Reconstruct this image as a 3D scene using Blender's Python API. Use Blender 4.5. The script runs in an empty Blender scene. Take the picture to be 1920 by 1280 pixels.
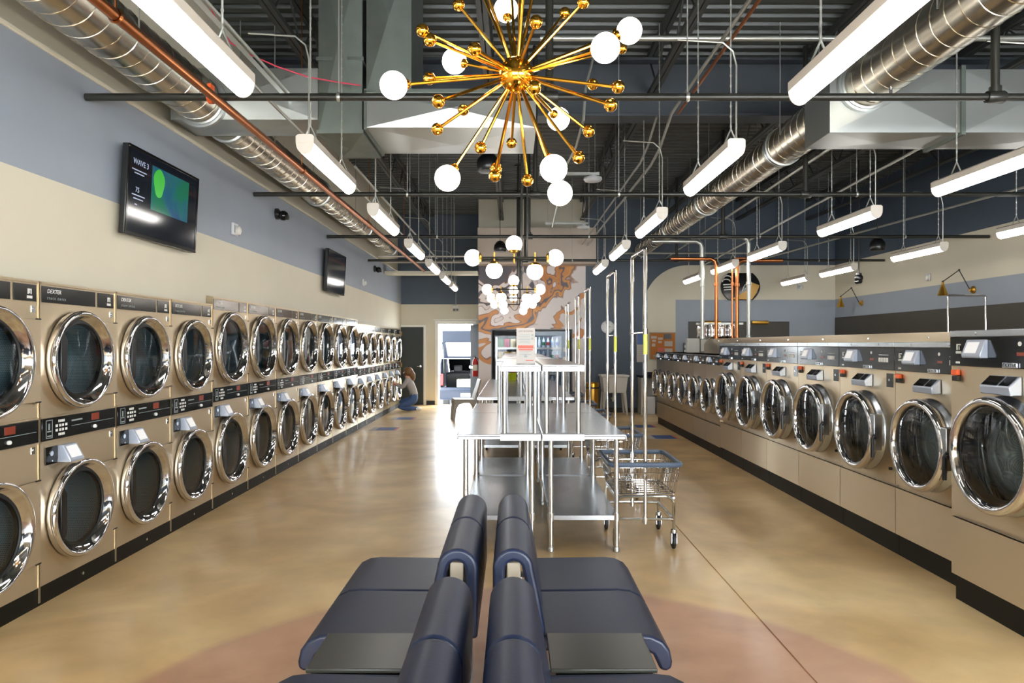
import bpy, bmesh, math, random
from math import pi, sin, cos, radians, sqrt
from mathutils import Vector, Matrix
random.seed(7)
SC = bpy.context.scene
COL = SC.collection

# ------------------------------------------------------------------ camera, sky, exposure
F = 1280.0                                   # focal length in pixels of a 1920 px wide frame
HC = 1.6                                     # eye height
cam_d = bpy.data.cameras.new('camera')
cam_d.sensor_fit = 'HORIZONTAL'; cam_d.sensor_width = 36.0
cam_d.lens = 36.0 * F / 1920.0
cam_d.shift_x = (960 - 962) / 1920.0
cam_d.shift_y = (645 - 640) / 1920.0
cam_d.clip_start = 0.05; cam_d.clip_end = 300
cam = bpy.data.objects.new('camera', cam_d); COL.objects.link(cam)
cam.location = (0, 0, HC); cam.rotation_euler = (pi / 2, 0, 0)
SC.camera = cam

w = bpy.data.worlds.new('sky'); SC.world = w; w.use_nodes = True
bg = w.node_tree.nodes['Background']
bg.inputs[0].default_value = (0.90, 0.96, 1.0, 1); bg.inputs[1].default_value = 16.0

SC.view_settings.view_transform = 'Standard'
SC.view_settings.look = 'None'
SC.view_settings.gamma = 1.0
SC.view_settings.use_curve_mapping = False
SC.view_settings.exposure = 1.0
cy = SC.cycles
cy.max_bounces = 8; cy.diffuse_bounces = 4; cy.glossy_bounces = 5; cy.transmission_bounces = 6
cy.transparent_max_bounces = 10
cy.caustics_reflective = False; cy.caustics_refractive = False
cy.sample_clamp_indirect = 6.0
cy.use_denoising = True

def area_light(name, loc, rot, sx, sy, watts, col):
    d = bpy.data.lights.new(name, 'AREA'); d.shape = 'RECTANGLE'; d.size = sx; d.size_y = sy
    d.energy = watts; d.color = col
    o = bpy.data.objects.new(name, d); COL.objects.link(o); o.location = loc; o.rotation_euler = rot
    return o
# daylight that comes in through the shop windows behind the camera
area_light('window_daylight', (-0.9, -2.45, 1.60), (radians(90), 0, 0), 3.6, 1.5, 20, (0.95, 0.97, 1.0))
area_light('window_daylight', (4.6, -2.45, 1.60), (radians(90), 0, 0), 5.2, 1.5, 90, (0.95, 0.97, 1.0))

LAMP = 10.0        # radiance of the tube lights
GLOBE = 6.0       # radiance of the glass globes

# ------------------------------------------------------------------ helpers
def lin(r, g, b):
    f = lambda c: c / 12.92 if c <= 0.04045 else ((c + 0.055) / 1.055) ** 2.4
    return (f(r / 255.), f(g / 255.), f(b / 255.), 1.0)

class MB:
    """collects polygons for one mesh"""
    def __init__(s): s.v = []; s.f = []; s.m = []; s.mi = 0
    def add(s, vs, fs):
        o = len(s.v); s.v += [tuple(p) for p in vs]
        for f in fs: s.f.append(tuple(i + o for i in f)); s.m.append(s.mi)
        return s
    def box(s, x0, x1, y0, y1, z0, z1):
        v = [(x0,y0,z0),(x1,y0,z0),(x1,y1,z0),(x0,y1,z0),(x0,y0,z1),(x1,y0,z1),(x1,y1,z1),(x0,y1,z1)]
        return s.add(v, [(0,3,2,1),(4,5,6,7),(0,1,5,4),(1,2,6,5),(2,3,7,6),(3,0,4,7)])
    def quad(s, a, b, c, d): return s.add([a,b,c,d], [(0,1,2,3)])
    def poly(s, pts): return s.add(pts, [tuple(range(len(pts)))])
    def frame_from(s, d):
        d = d.normalized(); u = Vector((0,0,1)) if abs(d.z) < 0.95 else Vector((1,0,0))
        a = d.cross(u).normalized(); b = d.cross(a).normalized()
        return a, b
    def tube(s, pts, r, n=8, closed=False, cap=True):
        P = [Vector(p) for p in pts]; N = len(P)
        rs = r if isinstance(r, (list, tuple)) else [r] * N
        T = []
        for i in range(N):
            if closed: d = (P[(i+1) % N] - P[i]).normalized() + (P[i] - P[i-1]).normalized()
            elif i == 0: d = P[1] - P[0]
            elif i == N-1: d = P[-1] - P[-2]
            else: d = (P[i+1] - P[i]).normalized() + (P[i] - P[i-1]).normalized()
            T.append(d.normalized() if d.length > 1e-9 else Vector((0,0,1)))
        a, b = s.frame_from(T[0]); vs = []
        for i in range(N):
            if i:
                a = (a - T[i] * a.dot(T[i]))
                a = a.normalized() if a.length > 1e-6 else s.frame_from(T[i])[0]
                b = T[i].cross(a).normalized()
            k = 1.0
            if 0 < i < N-1 or closed:
                q = (P[(i+1) % N] - P[i]).normalized(); c_ = max(0.5, T[i].dot(q)); k = min(1.25, 1 / c_)
            for j in range(n):
                t = 2*pi*j/n; vs.append(P[i] + (a*cos(t) + b*sin(t)) * rs[i] * (k if n > 4 else 1))
        fs = []
        for i in range(N if closed else N-1):
            i2 = (i+1) % N
            for j in range(n):
                j2 = (j+1) % n; fs.append((i*n+j, i*n+j2, i2*n+j2, i2*n+j))
        if cap and not closed:
            fs.append(tuple(range(n))[::-1]); fs.append(tuple((N-1)*n + j for j in range(n)))
        return s.add(vs, fs)
    def rod(s, a, b, r, n=8): return s.tube([a, b], r, n)
    def lathe(s, prof, c=(0,0,0), axis='z', n=24, close_ends=True):
        vs = []; fs = []; K = len(prof)
        for (r, h) in prof:
            for j in range(n):
                t = 2*pi*j/n; x, y = r*cos(t), r*sin(t)
                p = (x, y, h) if axis == 'z' else ((h, x, y) if axis == 'x' else (y, h, x))
                vs.append((c[0]+p[0], c[1]+p[1], c[2]+p[2]))
        for i in range(K-1):
            for j in range(n):
                j2 = (j+1) % n; fs.append((i*n+j, i*n+j2, (i+1)*n+j2, (i+1)*n+j))
        if close_ends:
            if prof[0][0] > 1e-6: fs.append(tuple(range(n))[::-1])
            if prof[-1][0] > 1e-6: fs.append(tuple((K-1)*n+j for j in range(n)))
        return s.add(vs, fs)
    def cyl(s, c, r, h, axis='z', n=16): return s.lathe([(r,0),(r,h)], c, axis, n)
    def sphere(s, c, r, n=16, m=10, sc=(1,1,1)):
        vs = [(c[0], c[1], c[2]-r*sc[2])]
        for i in range(1, m):
            a = -pi/2 + pi*i/m
            for j in range(n):
                t = 2*pi*j/n; vs.append((c[0]+r*cos(a)*cos(t)*sc[0], c[1]+r*cos(a)*sin(t)*sc[1], c[2]+r*sin(a)*sc[2]))
        vs.append((c[0], c[1], c[2]+r*sc[2])); L = len(vs)-1; fs = []
        for j in range(n):
            fs.append((0, 1+(j+1) % n, 1+j)); fs.append((L, L-n+j, L-n+(j+1) % n))
        for i in range(m-2):
            for j in range(n):
                j2 = (j+1) % n; fs.append((1+i*n+j, 1+i*n+j2, 1+(i+1)*n+j2, 1+(i+1)*n+j))
        return s.add(vs, fs)
    def prism(s, prof, t0, t1, axis='y'):
        """closed profile extruded: axis y -> profile is (x, z); x -> (y, z); z -> (x, y)"""
        def P(a, b, t): return (a, t, b) if axis == 'y' else ((t, a, b) if axis == 'x' else (a, b, t))
        n = len(prof); vs = [P(a, b, t0) for a, b in prof] + [P(a, b, t1) for a, b in prof]
        fs = [(i, (i+1) % n, n+(i+1) % n, n+i) for i in range(n)]
        fs += [tuple(range(n))[::-1], tuple(range(n, 2*n))]
        return s.add(vs, fs)
    def plate_hole(s, y0, y1, z0, z1, cy_, cz_, R, x, n=48, depth=0.0):
        """plate in the plane x with a round hole, facing +x"""
        ang = [2*pi*j/n for j in range(n)]
        ang += [math.atan2(zz-cz_, yy-cy_) % (2*pi) for yy in (y0, y1) for zz in (z0, z1)]
        ang = sorted(ang); vs = []
        for t in ang:
            d = (cos(t), sin(t)); ks = []
            if d[0] > 1e-9: ks.append((y1-cy_)/d[0])
            if d[0] < -1e-9: ks.append((y0-cy_)/d[0])
            if d[1] > 1e-9: ks.append((z1-cz_)/d[1])
            if d[1] < -1e-9: ks.append((z0-cz_)/d[1])
            k = min(ks)
            vs.append((x, cy_+d[0]*R, cz_+d[1]*R)); vs.append((x, cy_+d[0]*k, cz_+d[1]*k))
        N = len(ang); fs = []
        for i in range(N):
            i2 = (i+1) % N; fs.append((2*i, 2*i+1, 2*i2+1, 2*i2))
        return s.add(vs, fs)

def build(name, mb, mats, parent=None, bevel=0.0, seg=2, smooth=True, angle=38, loc=None):
    me = bpy.data.meshes.new(name)
    me.from_pydata(mb.v, [], mb.f)
    mats = mats if isinstance(mats, (list, tuple)) else [mats]
    for m in mats: me.materials.append(m)
    if len(mats) > 1: me.polygons.foreach_set('material_index', mb.m)
    me.update(); me.validate()
    bm = bmesh.new(); bm.from_mesh(me); bmesh.ops.recalc_face_normals(bm, faces=bm.faces); bm.to_mesh(me); bm.free()
    if smooth:
        me.polygons.foreach_set('use_smooth', [True]*len(me.polygons))
        me.set_sharp_from_angle(angle=radians(angle))
    o = bpy.data.objects.new(name, me); COL.objects.link(o)
    if parent is not None: o.parent = parent
    if loc: o.location = loc
    if bevel:
        b = o.modifiers.new('edge', 'BEVEL'); b.width = bevel; b.segments = seg; b.limit_method = 'ANGLE'; b.angle_limit = radians(40)
    return o
def tag(o, label=None, cat=None, group=None, kind=None):
    if label: o['label'] = label
    if cat: o['category'] = cat
    if group: o['group'] = group
    if kind: o['kind'] = kind
    return o
def E(name, label, cat, loc=(0,0,0), rz=0.0, group=None):
    o = bpy.data.objects.new(name, None); COL.objects.link(o); o.empty_display_size = 0.1
    o.location = loc; o.rotation_euler = (0, 0, rz)
    return tag(o, label, cat, group)
KIDS = {}
def kids(o): return [c for c in bpy.data.objects if c.parent == o]
def tree(o): return (o, [tree(c) for c in o.children])
def copytree(t, parent=None):
    o, ch = t; c = o.copy(); COL.objects.link(c); c.parent = parent
    for k in ch: copytree(k, c)
    return c
def dup(t, loc, rz=None, label=None):
    c = copytree(t, None); c.location = loc
    if rz is not None: c.rotation_euler = (0, 0, rz)
    if label: c['label'] = label
    return c
def struct(o): o['kind'] = 'structure'; return o
def text(s, size, loc, rot, mat, parent, name='lettering', align='LEFT', extrude=0.0006, space=1.0, shear=0.0):
    c = bpy.data.curves.new(name, 'FONT'); c.body = s; c.size = size; c.align_x = align; c.align_y = 'CENTER'
    c.extrude = extrude; c.space_character = space; c.shear = shear; c.resolution_u = 2
    c.materials.append(mat)
    tmp = bpy.data.objects.new(name, c); COL.objects.link(tmp)
    dg = bpy.context.evaluated_depsgraph_get(); dg.update()
    me = bpy.data.meshes.new_from_object(tmp.evaluated_get(dg)); bpy.data.objects.remove(tmp); bpy.data.curves.remove(c)
    me.name = name; me.materials.clear(); me.materials.append(mat)
    o = bpy.data.objects.new(name, me); COL.objects.link(o); o.parent = parent; o.location = loc; o.rotation_euler = rot
    return o
FACE_X = (pi/2, 0, pi/2)      # lettering that faces local +x
FACE_MY = (pi/2, 0, 0)        # lettering that faces -y
def at(px, py, Y): return Vector(((px-962)*Y/F, Y, HC-(py-645)*Y/F))
def ordinal(i): return ['first','second','third','fourth','fifth','sixth','seventh','eighth','ninth','tenth'][i]

# ------------------------------------------------------------------ materials
def mat(name, col, rough=0.5, metal=0.0, spec=0.5, coat=0.0, emit=None, es=0.0, var=0.0, vscale=6.0, stretch=(1,1,1), rvar=0.0, bump=0.0, bscale=60.0, trans=0.0, detail=3.0):
    m = bpy.data.materials.new(name); m.use_nodes = True; nt = m.node_tree; N = nt.nodes; L = nt.links
    p = N['Principled BSDF']; col = col if len(col) == 4 else (*col, 1)
    p.inputs['Base Color'].default_value = col
    p.inputs['Roughness'].default_value = rough; p.inputs['Metallic'].default_value = metal
    p.inputs['Specular IOR Level'].default_value = spec; p.inputs['Coat Weight'].default_value = coat
    p.inputs['Coat Roughness'].default_value = 0.08
    if emit: p.inputs['Emission Color'].default_value = emit; p.inputs['Emission Strength'].default_value = es
    if trans: p.inputs['Transmission Weight'].default_value = trans
    if var or rvar or bump:
        tc = N.new('ShaderNodeTexCoord'); mp = N.new('ShaderNodeMapping'); mp.inputs['Scale'].default_value = stretch
        L.new(tc.outputs['Object'], mp.inputs[0])
        nz = N.new('ShaderNodeTexNoise'); nz.inputs['Scale'].default_value = vscale; nz.inputs['Detail'].default_value = detail
        L.new(mp.outputs[0], nz.inputs['Vector'])
        if var:
            mr = N.new('ShaderNodeMapRange'); mr.inputs['From Min'].default_value = 0.3; mr.inputs['From Max'].default_value = 0.7
            mr.inputs['To Min'].default_value = 1-var; mr.inputs['To Max'].default_value = 1+var
            L.new(nz.outputs['Fac'], mr.inputs['Value'])
            mx = N.new('ShaderNodeVectorMath'); mx.operation = 'SCALE'; mx.inputs[0].default_value = col[:3]
            L.new(mr.outputs[0], mx.inputs['Scale']); L.new(mx.outputs[0], p.inputs['Base Color'])
        if rvar:
            mr = N.new('ShaderNodeMapRange'); mr.inputs['From Min'].default_value = 0.3; mr.inputs['From Max'].default_value = 0.7
            mr.inputs['To Min'].default_value = max(0.02, rough-rvar); mr.inputs['To Max'].default_value = rough+rvar
            L.new(nz.outputs['Fac'], mr.inputs['Value']); L.new(mr.outputs[0], p.inputs['Roughness'])
        if bump:
            n2 = N.new('ShaderNodeTexNoise'); n2.inputs['Scale'].default_value = bscale; L.new(mp.outputs[0], n2.inputs['Vector'])
            b = N.new('ShaderNodeBump'); b.inputs['Strength'].default_value = bump; b.inputs['Distance'].default_value = 0.01
            L.new(n2.outputs['Fac'], b.inputs['Height']); L.new(b.outputs[0], p.inputs['Normal'])
    return m

M = {}
M['cream'] = mat('cream_paint', lin(200,193,173), 0.6, var=0.02, vscale=2.0, bump=0.03, bscale=120)
M['blue'] = mat('slate_blue_paint', lin(140,148,158), 0.55, var=0.03, vscale=2.0, bump=0.03, bscale=120)
M['dblue'] = mat('dark_slate_paint', lin(62,74,88), 0.55, var=0.04, vscale=2.0, bump=0.03, bscale=120)
M['tan'] = mat('taupe_paint', lin(196,182,168), 0.6, var=0.02)
M['board'] = mat('charcoal_board', lin(58,54,46), 0.5, var=0.06, vscale=3)
M['white'] = mat('white_enamel', lin(192,194,196), 0.4)
M['housing'] = mat('cream_enamel', lin(205,196,184), 0.4)
M['black'] = mat('black_plastic', lin(20,21,22), 0.32)
M['gloss_black'] = mat('gloss_black_panel', lin(13,15,15), 0.14, spec=0.35)
M['rubber'] = mat('black_rubber', lin(24,25,24), 0.6)
M['base'] = mat('black_kick_base', lin(9,10,6), 0.5, spec=0.25, var=0.2, vscale=9)
M['steel'] = mat('brushed_stainless', lin(216,200,172), 0.40, 1.0)
def brush(m, v, amount):
    nt = m.node_tree; c = nt.nodes.new('ShaderNodeCombineXYZ')
    for i in range(3): c.inputs[i].default_value = v[i]
    p = nt.nodes['Principled BSDF']; nt.links.new(c.outputs[0], p.inputs['Tangent']); p.inputs['Anisotropic'].default_value = amount
brush(M['steel'], (0,0,1), 0.92)
M['steel2'] = mat('satin_stainless', lin(184,189,194), 0.26, 1.0)
M['chrome'] = mat('polished_chrome', lin(222,222,224), 0.07, 1.0)
M['tubechrome'] = mat('bright_tube_steel', lin(206,210,214), 0.16, 1.0)
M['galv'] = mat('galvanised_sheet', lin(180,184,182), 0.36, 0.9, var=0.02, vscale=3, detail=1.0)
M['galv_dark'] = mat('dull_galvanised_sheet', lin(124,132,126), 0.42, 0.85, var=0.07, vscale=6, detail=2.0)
M['duct'] = mat('spiral_duct_steel', lin(200,193,178), 0.27, 1.0)
M['gold'] = mat('polished_brass', lin(236,176,66), 0.12, 1.0)
M['brass'] = mat('satin_brass', lin(206,160,72), 0.3, 1.0)
M['copper'] = mat('copper_pipe', lin(182,112,68), 0.30, 1.0, var=0.08, vscale=8)
M['conduit'] = mat('grey_conduit', lin(176,178,172), 0.35, 0.7)
M['pipe'] = mat('black_iron_pipe', lin(44,44,40), 0.35, 0.3)
M['deck'] = mat('dark_ceiling_paint', lin(66,70,68), 0.45, var=0.08, vscale=3)
M['joist'] = mat('dark_joist_paint', lin(54,57,56), 0.45)
M['girder'] = mat('dark_blue_girder_paint', lin(58,64,71), 0.45, var=0.05)
M['vinyl'] = mat('navy_vinyl', lin(11,25,52), 0.42, spec=0.5, bump=0.04, bscale=90)
M['olive'] = mat('black_laminate', lin(44,44,38), 0.30)
M['lamp'] = mat('lit_diffuser', (0.9,0.9,0.9,1), 0.4, emit=(1.0,0.955,0.90,1), es=LAMP)
M['globe'] = mat('lit_opal_glass', (0.9,0.88,0.85,1), 0.3, emit=(1.0,0.90,0.80,1), es=GLOBE)
M['plastic_grey'] = mat('pale_grey_plastic', lin(196,194,186), 0.45)
M['chair_grey'] = mat('taupe_grey_plastic', lin(160,156,146), 0.42)
M['blue_rim'] = mat('slate_rubber_rim', lin(66,80,98), 0.45)
M['reader'] = mat('silver_plastic', lin(170,178,192), 0.3, 0.4)
M['orange'] = mat('orange_plastic', lin(226,92,34), 0.4)
M['red'] = mat('red_enamel', lin(176,24,28), 0.3)
M['led'] = mat('amber_display', lin(112,40,26), 0.3, emit=(1.0,0.20,0.05,1), es=0.03)
M['pad'] = mat('lit_reader_screen', lin(220,220,220), 0.3, emit=(1.0,0.97,0.95,1), es=0.12)
M['print'] = mat('white_print', lin(214,214,208), 0.5)
M['grey_print'] = mat('grey_print', lin(140,150,150), 0.5)
M['doorpaint'] = mat('charcoal_door_paint', lin(46,51,50), 0.5, spec=0.3)
M['leaf'] = mat('dark_door_leaf', lin(9,10,10), 0.8, spec=0.03)
M['frame'] = mat('white_frame_paint', lin(220,218,212), 0.4)
M['paper'] = mat('white_paper', lin(176,169,162), 0.7)
M['pinkpaper'] = mat('pink_print', lin(190,98,84), 0.7)
M['cork'] = mat('cork', lin(168,104,40), 0.8, var=0.2, vscale=60)
M['wood'] = mat('pale_wood', lin(150,140,124), 0.45)
M['skin'] = mat('skin', lin(214,160,132), 0.5)
M['shirt'] = mat('grey_knit', lin(168,164,160), 0.8, var=0.06, vscale=40)
M['jeans'] = mat('blue_denim', lin(70,96,142), 0.8, var=0.15, vscale=50)
M['hair'] = mat('brown_hair', lin(112,78,44), 0.5, var=0.25, vscale=30, stretch=(1,1,0.2))
M['car'] = mat('blue_car_paint', lin(17,26,42), 0.4, 0.0, spec=0.3)
M['car_dark'] = mat('dark_car_trim', lin(26,29,35), 0.6, spec=0.2)
M['asphalt'] = mat('pale_asphalt', lin(196,198,202), 0.85, var=0.1, vscale=20)
M['decal_blue'] = mat('blue_floor_decal', lin(54,84,140), 0.4)
M['yellow'] = mat('yellow_tape', lin(206,208,90), 0.5)
M['redwire'] = mat('red_wire', lin(196,62,84), 0.5)

def m_glass(name, tint, mixfac=0.12, rough=0.03, gl=1.0):
    m = bpy.data.materials.new(name); m.use_nodes = True; nt = m.node_tree; N = nt.nodes; L = nt.links; N.clear()
    out = N.new('ShaderNodeOutputMaterial'); g = N.new('ShaderNodeBsdfGlossy'); t = N.new('ShaderNodeBsdfTransparent')
    g.inputs['Roughness'].default_value = rough; g.inputs['Color'].default_value = (gl,gl,gl,1)
    t.inputs['Color'].default_value = (*tint, 1)
    fr = N.new('ShaderNodeFresnel'); fr.inputs['IOR'].default_value = 1.5
    ad = N.new('ShaderNodeMath'); ad.operation = 'ADD'; ad.use_clamp = True; ad.inputs[1].default_value = mixfac
    mx = N.new('ShaderNodeMixShader'); L.new(fr.outputs[0], ad.inputs[0]); L.new(ad.outputs[0], mx.inputs[0])
    L.new(t.outputs[0], mx.inputs[1]); L.new(g.outputs[0], mx.inputs[2]); L.new(mx.outputs[0], out.inputs[0])
    return m
M['doorglass'] = m_glass('tinted_door_glass', (0.84,0.93,0.94), 0.0)
M['clearglass'] = m_glass('clear_glass', (0.95,0.97,0.98), 0.0, gl=0.15)

def m_perf(name, col, scale, rough=0.3):
    """perforated drum steel: a regular grid of small dark holes"""
    m = bpy.data.materials.new(name); m.use_nodes = True; nt = m.node_tree; N = nt.nodes; L = nt.links
    p = N['Principled BSDF']; p.inputs['Metallic'].default_value = 0.35; p.inputs['Roughness'].default_value = rough
    tc = N.new('ShaderNodeTexCoord'); sep = N.new('ShaderNodeSeparateXYZ'); L.new(tc.outputs['Object'], sep.inputs[0])
    def math(op, a, b=None):
        n = N.new('ShaderNodeMath'); n.operation = op
        if isinstance(a, (int, float)): n.inputs[0].default_value = a
        else: L.new(a, n.inputs[0])
        if b is not None:
            if isinstance(b, (int, float)): n.inputs[1].default_value = b
            else: L.new(b, n.inputs[1])
        return n.outputs[0]
    z = math('MULTIPLY', sep.outputs['Z'], scale*1.1547); row = math('FLOOR', z)
    off = math('MULTIPLY', math('MODULO', row, 2.0), 0.5)
    y = math('ADD', math('MULTIPLY', math('ADD', sep.outputs['Y'], sep.outputs['X']), scale), off)
    fy = math('SUBTRACT', math('FRACT', y), 0.5); fz = math('SUBTRACT', math('FRACT', z), 0.5)
    d = math('SQRT', math('ADD', math('MULTIPLY', fy, fy), math('MULTIPLY', fz, fz)))
    hole = math('LESS_THAN', d, 0.25)
    mx = N.new('ShaderNodeMix'); mx.data_type = 'RGBA'; mx.inputs[6].default_value = col; mx.inputs[7].default_value = (col[0]*.22,col[1]*.22,col[2]*.22,1)
    L.new(hole, mx.inputs[0]); L.new(mx.outputs[2], p.inputs['Base Color'])
    return m
M['drum'] = m_perf('perforated_dryer_drum', lin(186,204,214), 85)
M['wdrum'] = m_perf('perforated_washer_drum', lin(160,168,170), 80)

def m_floor():
    m = bpy.data.materials.new('stained_polished_concrete'); m.use_nodes = True; nt = m.node_tree; N = nt.nodes; L = nt.links
    p = N['Principled BSDF']; tc = N.new('ShaderNodeTexCoord')
    n1 = N.new('ShaderNodeTexNoise'); n1.inputs['Scale'].default_value = 0.7; n1.inputs['Detail'].default_value = 6; n1.inputs['Distortion'].default_value = 1.2
    L.new(tc.outputs['Object'], n1.inputs['Vector'])
    n2 = N.new('ShaderNodeTexNoise'); n2.inputs['Scale'].default_value = 3; n2.inputs['Detail'].default_value = 4; n2.inputs['Distortion'].default_value = 0.2
    L.new(tc.outputs['Object'], n2.inputs['Vector'])
    cr = N.new('ShaderNodeValToRGB'); e = cr.color_ramp.elements
    e[0].position = 0.30; e[0].color = lin(186,152,103); e[1].position = 0.72; e[1].color = lin(232,202,150)
    k = e.new(0.5); k.color = lin(212,178,126)
    L.new(n1.outputs['Fac'], cr.inputs[0])
    # the big round of rose-brown stain under the seats
    vm = N.new('ShaderNodeVectorMath'); vm.operation = 'DISTANCE'; vm.inputs[1].default_value = (0.07, 2.52, 0.0)
    L.new(tc.outputs['Object'], vm.inputs[0])
    a = N.new('ShaderNodeMath'); a.operation = 'MULTIPLY_ADD'; a.inputs[1].default_value = 0.08; L.new(n2.outputs['Fac'], a.inputs[0]); L.new(vm.outputs['Value'], a.inputs[2])
    mr = N.new('ShaderNodeMapRange'); mr.inputs['From Min'].default_value = 1.98; mr.inputs['From Max'].default_value = 2.06
    mr.inputs['To Min'].default_value = 0.8; mr.inputs['To Max'].default_value = 0.0; L.new(a.outputs[0], mr.inputs['Value'])
    cr2 = N.new('ShaderNodeValToRGB'); e = cr2.color_ramp.elements
    e[0].position = 0.3; e[0].color = lin(170,120,94); e[1].position = 0.72; e[1].color = lin(204,158,132)
    L.new(n1.outputs['Fac'], cr2.inputs[0])
    mx = N.new('ShaderNodeMix'); mx.data_type = 'RGBA'; L.new(mr.outputs[0], mx.inputs[0]); L.new(cr.outputs[0], mx.inputs[6]); L.new(cr2.outputs[0], mx.inputs[7])
    mv = N.new('ShaderNodeMapRange'); mv.inputs['From Min'].default_value = 0.3; mv.inputs['From Max'].default_value = 0.7
    mv.inputs['To Min'].default_value = 0.88; mv.inputs['To Max'].default_value = 1.10; L.new(n2.outputs['Fac'], mv.inputs['Value'])
    sc = N.new('ShaderNodeVectorMath'); sc.operation = 'SCALE'; L.new(mx.outputs[2], sc.inputs[0]); L.new(mv.outputs[0], sc.inputs['Scale'])
    L.new(sc.outputs[0], p.inputs['Base Color'])
    p.inputs['Roughness'].default_value = 0.34; p.inputs['Coat Weight'].default_value = 0.2; p.inputs['Coat Roughness'].default_value = 0.16
    p.inputs['Specular IOR Level'].default_value = 0.55
    return m
M['floor'] = m_floor()

def m_mural():
    m = bpy.data.materials.new('poured_paint_mural'); m.use_nodes = True; nt = m.node_tree; N = nt.nodes; L = nt.links
    p = N['Principled BSDF']; p.inputs['Roughness'].default_value = 0.4; tc = N.new('ShaderNodeTexCoord')
    mp = N.new('ShaderNodeMapping'); mp.inputs['Scale'].default_value = (1, 0, 1); L.new(tc.outputs['Object'], mp.inputs[0])
    nz = N.new('ShaderNodeTexNoise'); nz.inputs['Scale'].default_value = 1.15; nz.inputs['Detail'].default_value = 2.0; nz.inputs['Distortion'].default_value = 1.3
    L.new(mp.outputs[0], nz.inputs['Vector'])
    vd = N.new('ShaderNodeVectorMath'); vd.operation = 'DISTANCE'; vd.inputs[1].default_value = (-0.35, 0, 3.50); L.new(mp.outputs[0], vd.inputs[0])
    ma = N.new('ShaderNodeMath'); ma.operation = 'MULTIPLY_ADD'; ma.inputs[1].default_value = 2.0; L.new(nz.outputs['Fac'], ma.inputs[0]); L.new(vd.outputs['Value'], ma.inputs[2])
    mr = N.new('ShaderNodeMapRange'); mr.inputs['From Min'].default_value = 1.0; mr.inputs['From Max'].default_value = 3.4; L.new(ma.outputs[0], mr.inputs['Value'])
    nz = mr; nz_out = mr.outputs[0]
    cr = N.new('ShaderNodeValToRGB'); cr.color_ramp.interpolation = 'EASE'; e = cr.color_ramp.elements
    dk, wh, br, go = (66,58,64), (204,194,190), (112,70,50), (186,118,40)
    stops = [(0.0,dk),(0.20,(72,64,70)),(0.215,br),(0.235,wh),(0.30,wh),(0.31,br),(0.32,dk),(0.36,dk),(0.37,wh),(0.43,(196,184,178)),(0.44,br),(0.45,wh),(0.52,wh),(0.53,br),(0.55,go),(0.60,(172,104,34)),(0.61,dk),(0.635,(86,74,70)),(0.645,go),(0.70,(196,132,54)),(0.715,br),(0.725,(150,120,100)),(0.74,wh),(0.86,wh),(0.87,br),(0.88,go),(0.94,go),(0.95,wh),(1.0,wh)]
    e[0].position = 0; e[0].color = lin(*stops[0][1]); e[1].position = 1; e[1].color = lin(*stops[-1][1])
    for pos, c in stops[1:-1]:
        k = e.new(pos); k.color = lin(*c)
    L.new(nz_out, cr.inputs[0]); L.new(cr.outputs[0], p.inputs['Base Color'])
    return m
M['mural'] = m_mural()

def m_screen(name, kind):
    m = bpy.data.materials.new(name); m.use_nodes = True; nt = m.node_tree; N = nt.nodes; L = nt.links
    p = N['Principled BSDF']; p.inputs['Roughness'].default_value = 0.12
    tc = N.new('ShaderNodeTexCoord'); nz = N.new('ShaderNodeTexNoise'); nz.inputs['Scale'].default_value = 3.2; nz.inputs['Detail'].default_value = 3
    L.new(tc.outputs['Object'], nz.inputs['Vector']); cr = N.new('ShaderNodeValToRGB'); e = cr.color_ramp.elements
    e[0].position = 0.36; e[0].color = lin(20,58,92); e[1].position = 0.62; e[1].color = lin(16,84,62)
    k = e.new(0.5); k.color = lin(24,76,84)
    L.new(nz.outputs['Fac'], cr.inputs[0]); L.new(cr.outputs[0], p.inputs['Base Color'])
    L.new(cr.outputs[0], p.inputs['Emission Color']); p.inputs['Emission Strength'].default_value = 0.4
    return m
M['map'] = m_screen('weather_map_picture', 0)
M['screen'] = mat('dark_screen', lin(10,12,14), 0.10, emit=lin(20,26,36), es=0.3)
M['screen_text'] = mat('lit_screen_lettering', lin(120,130,150), 0.4, emit=lin(150,160,185), es=0.35)
M['green_lit'] = mat('lit_green_patch', lin(40,150,40), 0.4, emit=lin(40,160,40), es=0.25)

# ------------------------------------------------------------------ the room
XL, XR, YF, YB, YA, ZC = -2.95, 7.55, -2.6, 16.0, 18.0, 5.0
JX = 1.435
mb = MB()
g = 0.006
prof = [(-3.7,-.12),(7.75,-.12),(7.75,0),(JX+g,0),(JX+g,-.008),(JX-g,-.008),(JX-g,0),(-3.7,0)]
mb.prism(prof, YF-.2, 18.12, 'y')
struct(build('floor', mb, M['floor'], smooth=False))
mb = MB(); mb.mi = 1
for (y0, y1, zt) in ((3.36,6.566,1.99),(6.566,12.69,2.066),(12.69,17.492,1.99)): mb.mi = 1; mb.box(-3.05,XL,y0,y1,zt,2.65)
mb.box(-3.05,XL,YF,3.36,0,2.65); mb.box(-3.05,XL,17.492,YA,0,2.65)
mb.mi = 0; mb.box(-3.05,XL,YF,YA,2.65,3.46)
mb.mi = 1; mb.box(-3.14,-3.04,YF,YA,3.40,5.1); mb.box(-3.8,-3.7,YF,YA,0,5.1)
struct(build('wall_left', mb, [M['blue'], M['cream']], smooth=False))
mb = MB(); mb.box(-2.96,-2.935,YF,YA-.01,3.445,3.475)
struct(build('trim_1', mb, M['cream'], bevel=.004))
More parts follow.
